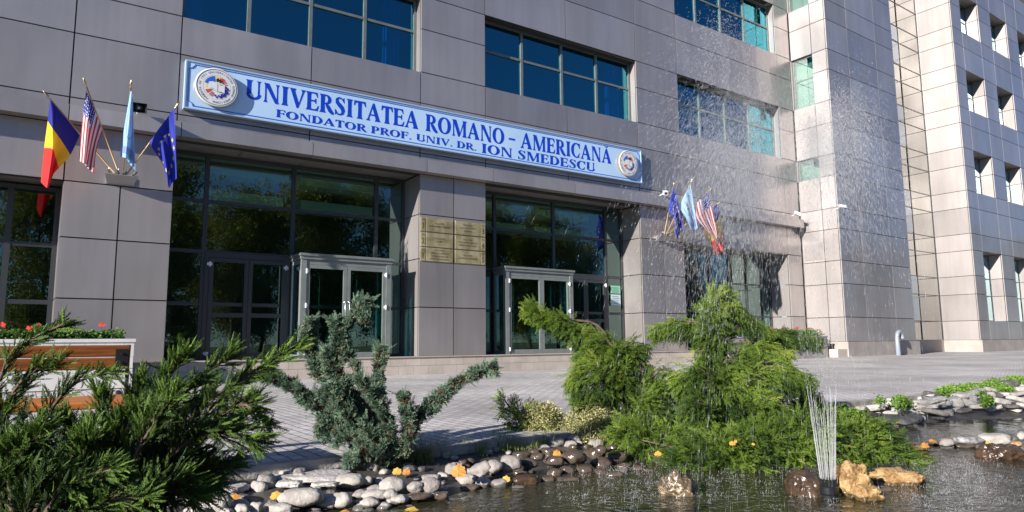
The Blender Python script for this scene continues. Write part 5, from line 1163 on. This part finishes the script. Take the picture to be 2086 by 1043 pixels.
px_stone(1490, 635, 240, 130, 'st_brown', 'wide brown wet stone at the waterline next to a tiny white pebble', Z3, flat=.85)
px_stone(1590, 340, 230, 90, 'st_grey', 'long grey stone lying below the small juniper', Z3, block=.2, tilt=.3); px_stone(1790, 310, 160, 120, 'st_gold', 'ochre brown stone below the golden shrub', Z3)
LC = 'dark wet rounded stone in the splashed row below the golden shrubs'; gC = 'dark wet stones on the splashed bank'
for q in ((520, 775, 250, 80), (720, 775, 130, 90), (985, 700, 170, 90), (1530, 470, 150, 110), (1610, 410, 130, 90), (1770, 445, 160, 100), (1945, 415, 220, 150), (1765, 560, 140, 110), (1890, 540, 120, 110), (2040, 525, 160, 100), (1710, 620, 130, 80), (1900, 620, 220, 60), (1450, 560, 140, 60)): px_stone(*q, 'st_wet', LC, Z3, gC)
for q in ((60, 530, 160, 110), (210, 470, 195, 140), (200, 345, 100, 90), (310, 325, 90, 60), (200, 550, 120, 80), (330, 575, 160, 70), (15, 420, 100, 110), (410, 495, 140, 70), (540, 520, 130, 80), (760, 450, 130, 130), (850, 410, 90, 80), (640, 540, 90, 50), (950, 520, 140, 50)): px_stone(*q, 'st_wet', LC, Z4, gC)
px_stone(345, 415, 185, 110, 'st_wet', 'squarish dark wet stone right under the green juniper mound', Z4, block=.35); px_stone(400, 540, 130, 85, 'st_grey', 'lighter tan stone at the waterline below the golden shrub', Z4); px_stone(630, 400, 130, 135, 'st_wet', 'upright dark egg shaped stone under the juniper, left of a curled leaf', Z4)
px_stone(915, 765, 300, 400, 'st_vein', 'tall standing rock with pale veins in the water', Z4, nm='rock', Z=-.20, flat=1., block=.12, rough=.28)
px_stone(170, 600, 300, 330, 'st_brown', 'dark brown wet rock just left of the fountain nozzle', Z5, nm='rock', Z=-.17, flat=1., block=.12, rough=.25)
px_stone(585, 510, 250, 300, 'st_gold', 'tall golden craggy rock right behind the fountain nozzle', Z5, nm='rock', Z=-.10, flat=1., block=.35, rough=.34, tilt=.2, freq=1.6)
px_stone(715, 645, 220, 160, 'st_gold', 'small golden rock in front of the tall golden one', Z5, nm='rock', Z=-.17, flat=1., block=.35, rough=.34, freq=1.6)
px_stone(975, 510, 390, 180, 'st_gold', 'low wide orange golden rock right of the fountain', Z5, nm='rock', Z=-.18, flat=1., block=.3, rough=.34, freq=1.5)
px_stone(850, 590, 150, 70, 'st_wet', 'flat wet stone between the small golden rock and the wide one', Z5); px_stone(450, 735, 220, 50, 'st_wet', 'flat wet stone slab in front of the nozzle', Z5, Z=-.2); px_stone(550, 735, 120, 50, 'st_gold', 'little golden stone at the right foot of the nozzle', Z5, Z=-.19); px_stone(45, 705, 70, 50, 'st_grey', 'little tan stone left of the dark brown rock', Z5, Z=-.2)
px_stone(1860, 285, 320, 200, 'st_brown', 'large dark triangular boulder in the water at the right', Z5, nm='rock', Z=-.17, flat=1., block=.1, rough=.3); px_stone(1700, 355, 250, 60, 'st_brown', 'flat dark rock barely above water before the large boulder', Z5, nm='rock', Z=-.2)
px_stone(1600, 155, 240, 85, 'st_speck', 'dark speckled stone left of the large pale rounded one', Z5, Z=-.13); px_stone(1830, 145, 250, 115, 'st_pale', 'large pale rounded stone behind the dark boulder', Z5, Z=-.12); px_stone(1410, 180, 110, 85, 'st_grey', 'round pitted grey stone left of the speckled one', Z5, Z=-.14)
px_stone(1170, 220, 150, 70, 'st_gold', 'tan stone with a leaf on it at the far waterline', Z5, Z=-.17); px_stone(1285, 180, 130, 50, 'st_wet', 'low wet stone left of the round pitted one', Z5, Z=-.17); px_stone(1100, 195, 120, 40, 'st_wet', 'low wet stone near the tip of the right creeping juniper', Z5, Z=-.18); px_stone(1560, 208, 180, 50, 'st_wet', 'flat wet stone in front of the speckled stone', Z5, Z=-.18)
px_stone(1990, 140, 80, 70, 'st_dark', 'small dark stone right of the large pale rounded one', Z5, Z=-.14); px_stone(2065, 120, 80, 90, 'st_pale', 'pale stone at the right picture edge in the water', Z5, Z=-.13); px_stone(2010, 190, 110, 60, 'st_gold', 'angular tan stone behind the dark boulder', Z5, Z=-.16, block=.3)
# slabs
px_stone(620, 615, 600, 95, 'st_slab', 'long thick grey slab with a rough split face under the juniper tips', Z2, nm='slab', block=.55, rough=.1, Z=-.09, flat=.8)
px_stone(1500, 500, 740, 90, 'st_slab', 'big flat pale slab left of the blue juniper', Z2, nm='slab', block=.5, rough=.12, Z=-.085, flat=.7)
LD = 'thin pale flagstone shard wedged below the kerb on the left'
for q in ((950, 505, 210, 50), (1130, 470, 200, 40), (1310, 570, 220, 70), (1640, 570, 240, 40), (560, 550, 180, 40), (760, 535, 170, 40), (1190, 515, 160, 30), (360, 590, 120, 40), (260, 600, 160, 40)): px_stone(*q, 'st_slab', LD, Z2, 'thin slab shards below the kerb', nm='slab', block=.5, rough=.15, Z=-.08)
px_stone(1250, 780, 350, 125, 'st_slab', 'large white craggy slab on the right bank', ZS, nm='slab', block=.4, rough=.32, Z=-.02, flat=.7, tilt=.12, freq=1.6); px_stone(1930, 620, 190, 95, 'st_dark', 'big grey boulder at the back of the right bank under the ivy', ZS, nm='rock', block=.3, rough=.2, Z=.02); px_stone(960, 930, 370, 70, 'st_dark', 'wide dark flat slab overhanging the water on the right bank', ZS, nm='slab', block=.45, rough=.15, Z=-.13); px_stone(620, 945, 230, 60, 'st_dark', 'dark flat slab left of the wide overhanging one', ZS, nm='slab', block=.45, rough=.15, Z=-.13)
LE = 'grey angular flagstone piled on the right bank of the pond'; gE = 'flagstones piled on the right bank'
lst = [(700, 830, 120, 75), (540, 855, 200, 60), (590, 890, 230, 60), (800, 840, 130, 50), (870, 825, 180, 70), (980, 800, 150, 60), (1000, 850, 160, 90), (900, 875, 150, 80), (1090, 865, 130, 80), (1280, 700, 140, 50), (1170, 920, 90, 90), (1460, 780, 150, 120), (1380, 865, 170, 60), (1570, 710, 230, 60), (1590, 775, 130, 80), (1670, 745, 100, 80), (1740, 705, 170, 70), (1800, 665, 120, 50), (1680, 805, 130, 50), (1770, 770, 120, 60), (1880, 765, 170, 70), (2050, 655, 100, 50), (2020, 695, 140, 40), (2020, 745, 160, 50), (1980, 805, 120, 40), (1300, 855, 160, 60), (1210, 862, 80, 60), (1475, 835, 100, 50), (1480, 692, 130, 40), (1845, 705, 100, 50), (760, 880, 140, 50), (680, 800, 100, 40), (1120, 770, 110, 50), (1900, 700, 110, 40), (1560, 840, 130, 40), (1830, 820, 120, 40), (2070, 800, 90, 50), (440, 880, 120, 50)]
for i, q in enumerate(lst): px_stone(*q, ('st_slab', 'st_slab', 'st_grey', 'st_slab', 'st_dark')[i % 5 if i % 7 else 0], LE, ZS, gE, nm='flagstone', block=.45, rough=.16, Z=-.17+.17*min(1, max(0, (905-q[1])/190)), tilt=R.uniform(-.35, .35), freq=1.4)
for i in range(70):     # further shards filling the bank
    x = R.uniform(6.9, 15.5); sh = shore(x); u = R.random(); y = sh+.03+(4.68-sh)*u; s_ = R.uniform(.06, .17)
    stone('flagstone', (x, y, ZW+.02+.15*u+R.uniform(-.02, .02)), (s_, s_*R.uniform(.5, .9), s_*R.uniform(.18, .4)), ('st_slab', 'st_grey', 'st_slab', 'st_dark')[i % 4], LE, 'stone', gE, R.uniform(0, 3), i+500, .16, .45, R.uniform(-.3, .3), 1.4)
for i in range(46):     # small pebbles filling the near edge
    x = R.uniform(.9, 4.7); y = shore(x)+R.uniform(-.12, .16); s_ = R.uniform(.025, .055); wet = x > 2.75
    stone('pebble', (x, y, bank_z(x, y)+s_*.3), (s_, s_*.8, s_*.6), 'st_wet' if wet else 'st_pale', LC if wet else LA, 'stone', gC if wet else gA, R.uniform(0, 3), i+900)
for i in range(95):     # stones and gravel filling the bank up to the kerb
    x = R.uniform(1.0, 4.6); sh = shore(x); u = R.random(); y = sh+.05+(4.70-sh)*u; s_ = R.uniform(.02, .05) if i % 3 else R.uniform(.05, .085); wet = x > 2.7
    stone('pebble', (x, y, bank_z(x, y)+s_*.25), (s_, s_*R.uniform(.6, .95), s_*R.uniform(.4, .7)), ('st_wet' if u < .6 else 'st_grey') if wet else ('st_grey', 'st_pale', 'st_dark')[i % 3], LC if wet else LA, 'stone', gC if wet else gA, R.uniform(0, 3), i+1900, .28, R.choice((0, .2, .35)))
# ground cover on the right bank
P, Dr, Sc = [], [], []
for (x, y, w2, n) in ((1380, 690, 60, 60), (1450, 680, 70, 90), (1560, 665, 90, 90), (1620, 655, 60, 60), (1020, 770, 60, 60), (1000, 780, 30, 20), (1740, 640, 70, 70), (1820, 610, 60, 70), (1870, 650, 50, 50), (1930, 670, 60, 50), (2010, 580, 80, 90), (2060, 600, 60, 90), (1770, 770, 30, 40), (1720, 720, 20, 20), (820, 770, 20, 12), (380, 860, 90, 100), (500, 880, 120, 100), (320, 870, 60, 60)):
    for _ in range(n*2):
        p = atZ((x+R.gauss(0, w2*.5))*.233+1600, (y+R.gauss(0, 9))*.233+640, .0); P.append((p[0], p[1], .0+R.uniform(-.03, .05))); Dr.append((R.gauss(0, .5), R.gauss(0, .5), 1)); Sc.append(R.uniform(.03, .055))
V, Fq, T = scatter([leaves(s+80, 7, .6, .6) for s in range(4)], P, Dr, Sc); tag(npmesh('ground_cover', V, Fq, ['ivy'], T), kind='stuff')
# ================================================================== FALLEN LEAVES
def fleaf(p, s_, yaw, tilt, label_, big=True):
    pts = []; lob = [(0, 1.), (14, .86), (24, .80), (40, .95), (52, .84), (64, .74), (82, .84), (100, .72), (122, .66), (150, .52), (170, .34), (180, .16)]
    for a, r_ in lob: pts.append((math.sin(math.radians(a))*r_, math.cos(math.radians(a))*r_))
    pts = pts+[(-x, z) for x, z in pts[-2:0:-1]]; V = [(0, .04, .12)]+[(x, .16*(x*x)+.10*z*z*math.sin(3*x+yaw), z) for x, z in pts]; n = len(pts)
    m_ = MB(); q = R.uniform(.1, 1)
    M3 = np.array(Vector((0, 0, 0)).to_tuple()); cy_, sy_ = math.cos(yaw), math.sin(yaw); ct, st = math.cos(tilt), math.sin(tilt); W2 = []
    for x, y, z in V:
        y, z = y*ct-z*st, y*st+z*ct; x, y = x*cy_-y*sy_, x*sy_+y*cy_; W2.append((p[0]+x*s_, p[1]+y*s_, p[2]+z*s_))
    for i in range(n): m_.add([W2[0], W2[1+i], W2[1+(i+1) % n]], [(0, 1, 2)], 0, min(1, max(0, q+R.gauss(0, .12))))
    m_.tube([W2[0], tuple(np.array(W2[0])*2-np.array(W2[1])*1.)], .0015, 4)
    c_ = (p[0], p[1], p[2]); o = m_.build('maple_leaf', ['leafy'], loc=c_); return tag(o, label_, 'leaf', 'dry leaves scattered on the paving' if 'paving' in label_ else 'fallen yellow leaves')
def pleaf(cx, cy, w_, zoom, Z, tilt, label_):
    z_, ox, oy = zoom; p = atZ(cx*z_+ox, cy*z_+oy, Z); D = (p-O3)@fwd; fleaf(p, w_*z_*D/F/2, -YAW+R.uniform(-.4, .4), tilt, label_)
pleaf(880, 560, 175, Z3, -.06, -.5, 'big yellow leaf standing against an upright grey pebble'); pleaf(310, 555, 110, Z3, -.07, -.8, 'yellow leaf lying on the pebbles below the blue juniper'); pleaf(395, 560, 95, Z3, -.065, -.7, 'orange leaf overlapping the yellow one below the blue juniper')
pleaf(1315, 625, 105, Z3, -.15, -.9, 'small yellow leaf beside the wide brown wet stone'); pleaf(1790, 390, 95, Z3, -.08, -.4, 'pale peach leaf on the dark wet stones below the golden shrub'); pleaf(1190, 690, 140, Z2, -.12, -.9, 'orange leaf left of the largest oval pebble'); pleaf(800, 710, 140, Z2, -.1, -1.0, 'peach coloured leaf beside the big cracked pebble')
pleaf(1820, 828, 120, Z2, ZW+.004, -1.5, 'yellow leaf floating at the bottom edge near the pebbles'); pleaf(430, 905, 190, Z3, ZW+.004, -1.5, 'large yellow green leaf floating at the bottom of the pond'); pleaf(850, 735, 100, Z3, ZW+.004, -1.5, 'thin pale leaf floating by the grey pebbles')
pleaf(725, 388, 85, Z4, -.02, -.9, 'curled orange leaf on top of the dark stones under the juniper'); pleaf(1415, 293, 70, Z4, .03, -.8, 'pale orange leaf caught in the creeping juniper'); pleaf(1445, 272, 45, Z4, .06, -.2, 'small orange leaf standing up in the creeping juniper'); pleaf(1610, 297, 40, Z4, .05, -.7, 'tiny yellow leaf in the creeping juniper right of the pale one'); pleaf(1645, 515, 100, Z4, ZW+.004, -1.5, 'dull yellow leaf floating under the creeping juniper')
pleaf(1225, 210, 80, Z5, -.11, -.6, 'yellow leaf standing on the tan stone at the far waterline'); pleaf(1290, 168, 80, Z5, -.13, -1.2, 'flat orange leaf on the low wet stone'); pleaf(1772, 188, 50, Z5, -.1, -.2, 'small bright orange leaf upright before the large pale stone'); pleaf(1225, 298, 90, Z5, ZW+.004, -1.5, 'yellow leaf floating in front of the tan stone'); pleaf(1360, 885, 50, ZS, -.16, -.9, 'orange leaf at the foot of the white craggy slab'); pleaf(1658, 845, 35, ZS, -.16, -.3, 'small orange leaf upright at the far waterline of the right bank'); pleaf(985, 943, 50, ZS, -.12, -1.3, 'ochre leaf lying on the wide dark slab')
for i in range(12):
    fleaf((R.uniform(4, 24), R.uniform(5.6, 13.5), .02), R.uniform(.04, .06), R.uniform(0, 6), -1.45, 'small dry leaf lying out on the sunlit paving')
# ================================================================== FOUNTAIN
nz = atZ(1689, 1012, ZW); FN = empty('fountain_nozzle', (nz[0], nz[1], ZW), 'black ring fountain nozzle between the rocks shooting up thin jets', 'fountain')
m_ = MB(); m_.lathe((nz[0], nz[1], ZW-.1), (0, 0, 1), [(0, .055), (.115, .055), (.125, .06), (.165, .06), (.17, .05)], 28); m_.build('ring', ['nozzle'], FN)
m_ = MB()
for k in range(16): a = 2*PI*k/16; c_ = (nz[0]+.045*math.cos(a), nz[1]+.045*math.sin(a)); m_.tube([(c_[0], c_[1], ZW+.06), (c_[0]+.004*math.cos(a), c_[1]+.004*math.sin(a), ZW+.115)], .0045, 6)
m_.build('jet_tips', ['nozzle'], FN)
dm = bpy.data.materials.new('water_drops'); dm.use_nodes = True; t = dm.node_tree; t.nodes.clear(); oo = t.nodes.new('ShaderNodeOutputMaterial')
gl = t.nodes.new('ShaderNodeBsdfGlossy'); gl.inputs['Roughness'].default_value = .35; gl.inputs[0].default_value = (1, 1, 1, 1); df = t.nodes.new('ShaderNodeBsdfDiffuse'); df.inputs[0].default_value = (.97, .98, 1, 1); tl = t.nodes.new('ShaderNodeBsdfTranslucent'); tl.inputs[0].default_value = (.97, .98, 1, 1); tp = t.nodes.new('ShaderNodeBsdfTransparent')
a1 = t.nodes.new('ShaderNodeMixShader'); a1.inputs[0].default_value = .5; t.links.new(df.outputs[0], a1.inputs[1]); t.links.new(tl.outputs[0], a1.inputs[2]); a2 = t.nodes.new('ShaderNodeMixShader'); a2.inputs[0].default_value = .45; t.links.new(a1.outputs[0], a2.inputs[1]); t.links.new(gl.outputs[0], a2.inputs[2])
a3 = t.nodes.new('ShaderNodeMixShader'); a3.inputs[0].default_value = .5; t.links.new(tp.outputs[0], a3.inputs[1]); t.links.new(a2.outputs[0], a3.inputs[2]); t.links.new(a3.outputs[0], oo.inputs[0]); M['drop'] = dm
OV = np.array([(0, 0, -1), (1, 0, 0), (-.5, .87, 0), (-.5, -.87, 0), (0, 0, 1)], float); OF = np.array([(0, 2, 1), (0, 3, 2), (0, 1, 3), (4, 1, 2), (4, 2, 3), (4, 3, 1)])
def drops(P, D_, len_, rad):
    P, D_ = np.asarray(P, float), np.asarray(D_, float); D_ = D_/np.linalg.norm(D_, axis=1)[:, None]; A = np.cross(D_, rng.normal(size=D_.shape)); A /= np.linalg.norm(A, axis=1)[:, None]; B_ = np.cross(D_, A); n = len(P)
    X = (OV[None, :, 0, None]*A[:, None]+OV[None, :, 1, None]*B_[:, None])*np.asarray(rad)[:, None, None]+OV[None, :, 2, None]*D_[:, None]*np.asarray(len_)[:, None, None]+P[:, None]
    return X.reshape(-1, 3), (OF[None]+(np.arange(n)*5)[:, None, None]).reshape(-1, 3)
# thin coherent jets rising from the ring
m_ = MB(); G9 = 9.81
jm = dm.copy(); jm.name = 'jet_water'; M['jet'] = jm
[n_ for n_ in jm.node_tree.nodes if n_.type == 'MIX_SHADER'][-1].inputs[0].default_value = .34
JB = []
for k in range(30):
    a = 2*PI*k/30+R.uniform(-.06, .06); c_ = np.array([nz[0]+.045*math.cos(a), nz[1]+.045*math.sin(a), ZW+.11]); v = np.array([.95*math.cos(a)*.62-.12, .75*math.sin(a)*.62, 7.2])*R.uniform(.97, 1.03)
    te = R.uniform(.055, .088); pts = [tuple(c_+v*t-np.array([0, 0, .5*G9*t*t])+rng.normal(size=3)*.0012*t/.05) for t in np.linspace(0, te, 12)]; m_.tube(pts, [(.0025-.0014*i/11)*R.uniform(.75, 1.3) for i in range(12)], 5, cap=False)
    for _ in range(26): t = R.uniform(.03, .15); JB.append((c_+v*t-np.array([0, 0, .5*G9*t*t])+rng.normal(size=3)*.003, v, R.uniform(.004, .013), R.uniform(.0005, .0011)))
m_.build('jets', ['jet'], FN, True)
V, Fq = drops(*zip(*JB)); npmesh('jet_droplets', V, Fq, ['drop'], None, FN)
# ballistic spray, breaking up near the top and raining down
P, D_, Ln_, Rd = [], [], [], []
def plume(c_, n, vx, vy, vz, sv, tmin, tmax, lsc=1., r_=.0016, cl=1):
    k = 0
    while k < n:
        v = np.array([rng.normal(vx, sv[0]), rng.normal(vy, sv[1]), rng.normal(vz, sv[2])]); t0 = rng.uniform(tmin, tmax)
        for _ in range(cl):
            t_ = t0+rng.normal()*.02; vv = v+rng.normal(size=3)*.07; p = np.array(c_)+vv*t_-np.array([0, 0, .5*G9*t_*t_]); vel = vv-np.array([0, 0, G9*t_]); sp_ = np.linalg.norm(vel)
            if p[2] < ZW+.02: continue
            P.append(p); D_.append(vel); Ln_.append((.0022+sp_*.0030)*rng.uniform(.6, 1.4)*lsc); Rd.append(r_*rng.uniform(.5, 1.35)); k += 1
c0 = np.array([nz[0], nz[1], ZW+.12])
SPRAY = True
if SPRAY:
    plume(c0, 1700, -.86, .12, 6.60, (.27, .22, .36), .58, .95, 2.2, .00075, 9)      # main fan leaning left
    plume(c0, 1000, -.86, .12, 6.60, (.30, .25, .36), .85, 1.42, 2.6, .0005, 2)
    plume(c0, 1100, -.93, .10, 7.42, (.09, .10, .12), .68, .95, 1.2, .0012, 9)
    plume(c0, 1700, .30, -.05, 6.75, (.17, .20, .26), .58, .92, 2.2, .0008, 9)      # right fan
    plume(c0, 800, .30, -.05, 6.75, (.17, .20, .26), .85, 1.40, 2.6, .0005, 2)
    plume(c0, 30000, -.80, .12, 6.55, (.22, .2, .33), .58, 1.02, 2.2, .00042, 30)     # fine mist
    plume(c0, 30000, .32, -.05, 6.75, (.15, .18, .24), .58, 1.02, 2.2, .00045, 30)
    plume(c0, 900, .0, .0, 6.9, (.45, .2, .4), .08, .55, 1.8, .0005, 1)
V, Fq = drops(P, D_, Ln_, Rd); tag(npmesh('water_spray', V, Fq, ['drop']), kind='stuff')
# splashes where the drops land
P, D_, Ln_, Rd = [], [], [], []
for (x, y, sx, sy, n) in ((1330, 985, 90, 14, 420), (1500, 985, 110, 24, 300), (1230, 960, 60, 8, 300), (1920, 960, 60, 16, 420), (1960, 1000, 90, 24, 420), (1860, 1010, 60, 16, 120), (1260, 1020, 60, 14, 120), (1540, 960, 90, 10, 180)):
    for _c in range(n//5):
        q = atZ(x+rng.normal()*sx, min(y+rng.normal()*sy, 1060), ZW)
        if q[1] > shore(q[0])+.05: continue
        for _ in range(rng.integers(4, 16)): P.append(q+np.array([rng.normal()*.022, rng.normal()*.022, abs(rng.normal())*.018])); D_.append((rng.normal()*.5, rng.normal()*.5, 1)); Ln_.append(rng.uniform(.002, .012)); Rd.append(rng.uniform(.0006, .0016))
V, Fq = drops(P, D_, Ln_, Rd); tag(npmesh('water_splashes', V, Fq, ['drop']), kind='stuff')
# ================================================================== TREES across the plaza (seen as reflections in the glass)
def tree_mesh(seed, h, r_):
    q = random.Random(seed); P, Dr, Sc = [], [], []; m_ = MB(); m_.tube([(0, 0, 0), (.1, 0, h*.4), (-.1, .1, h*.85)], [.2, .13, .03], 8)
    for k in range(26):
        a = q.uniform(0, 2*PI); z = h*q.uniform(.16, .95); rr = r_*math.sin(PI*min(1, (z/h-.05)/1.0))**.6*q.uniform(.5, 1.); e_ = (rr*math.cos(a), rr*math.sin(a), z+rr*.25); m_.tube([(0, 0, z-rr*.5), (e_[0]*.5, e_[1]*.5, z-rr*.05), e_], [.06, .04, .01], 5)
        for _ in range(330): P.append((e_[0]*q.uniform(.25, 1.15)+q.gauss(0, r_*.17), e_[1]*q.uniform(.25, 1.15)+q.gauss(0, r_*.17), e_[2]+q.gauss(0, h*.06))); Dr.append((q.gauss(0, 1), q.gauss(0, 1), q.gauss(0, 1))); Sc.append(q.uniform(.13, .24))
    return m_, scatter([leaves(s+200, 6, .6, .7) for s in range(4)], P, Dr, Sc)
protos = []
for s_ in range(3):
    e = empty('autumn_tree', (0, 0, 0), 'leafy autumn tree across the plaza, seen only as a reflection in the glass', 'tree', 'trees reflected in the entrance glass'); m_, (V, Fq, T) = tree_mesh(s_, 13, 3.6)
    m_.build('trunk', ['bark'], e, True); npmesh('crown', V, Fq, ['tree_lf'], T, e); protos.append(e)
spots = [(-6, -17), (1, -21), (7, -18), (13, -22), (18, -17.5), (24, -21), (30, -18), (36, -22), (42, -19), (49, -22), (56, -18), (64, -22), (72, -17), (80, -12), (86, -5), (92, 0), (10, -27), (22, -28), (34, -28), (46, -29), (78, -22), (88, -14), (16, -25), (39, -26)]
for i, (x, y) in enumerate(spots):
    src = protos[i % 3]; k = R.uniform(.85, 1.12)
    if i < 3: e = src
    else:
        e = src.copy(); C.objects.link(e)
        for ch in list(src.children): c2 = ch.copy(); C.objects.link(c2); c2.parent = e; c2.location = ch.location
    e.location = (x, y, 0); e.rotation_euler = (0, 0, R.uniform(0, 6)); e.scale = (k, k, k)
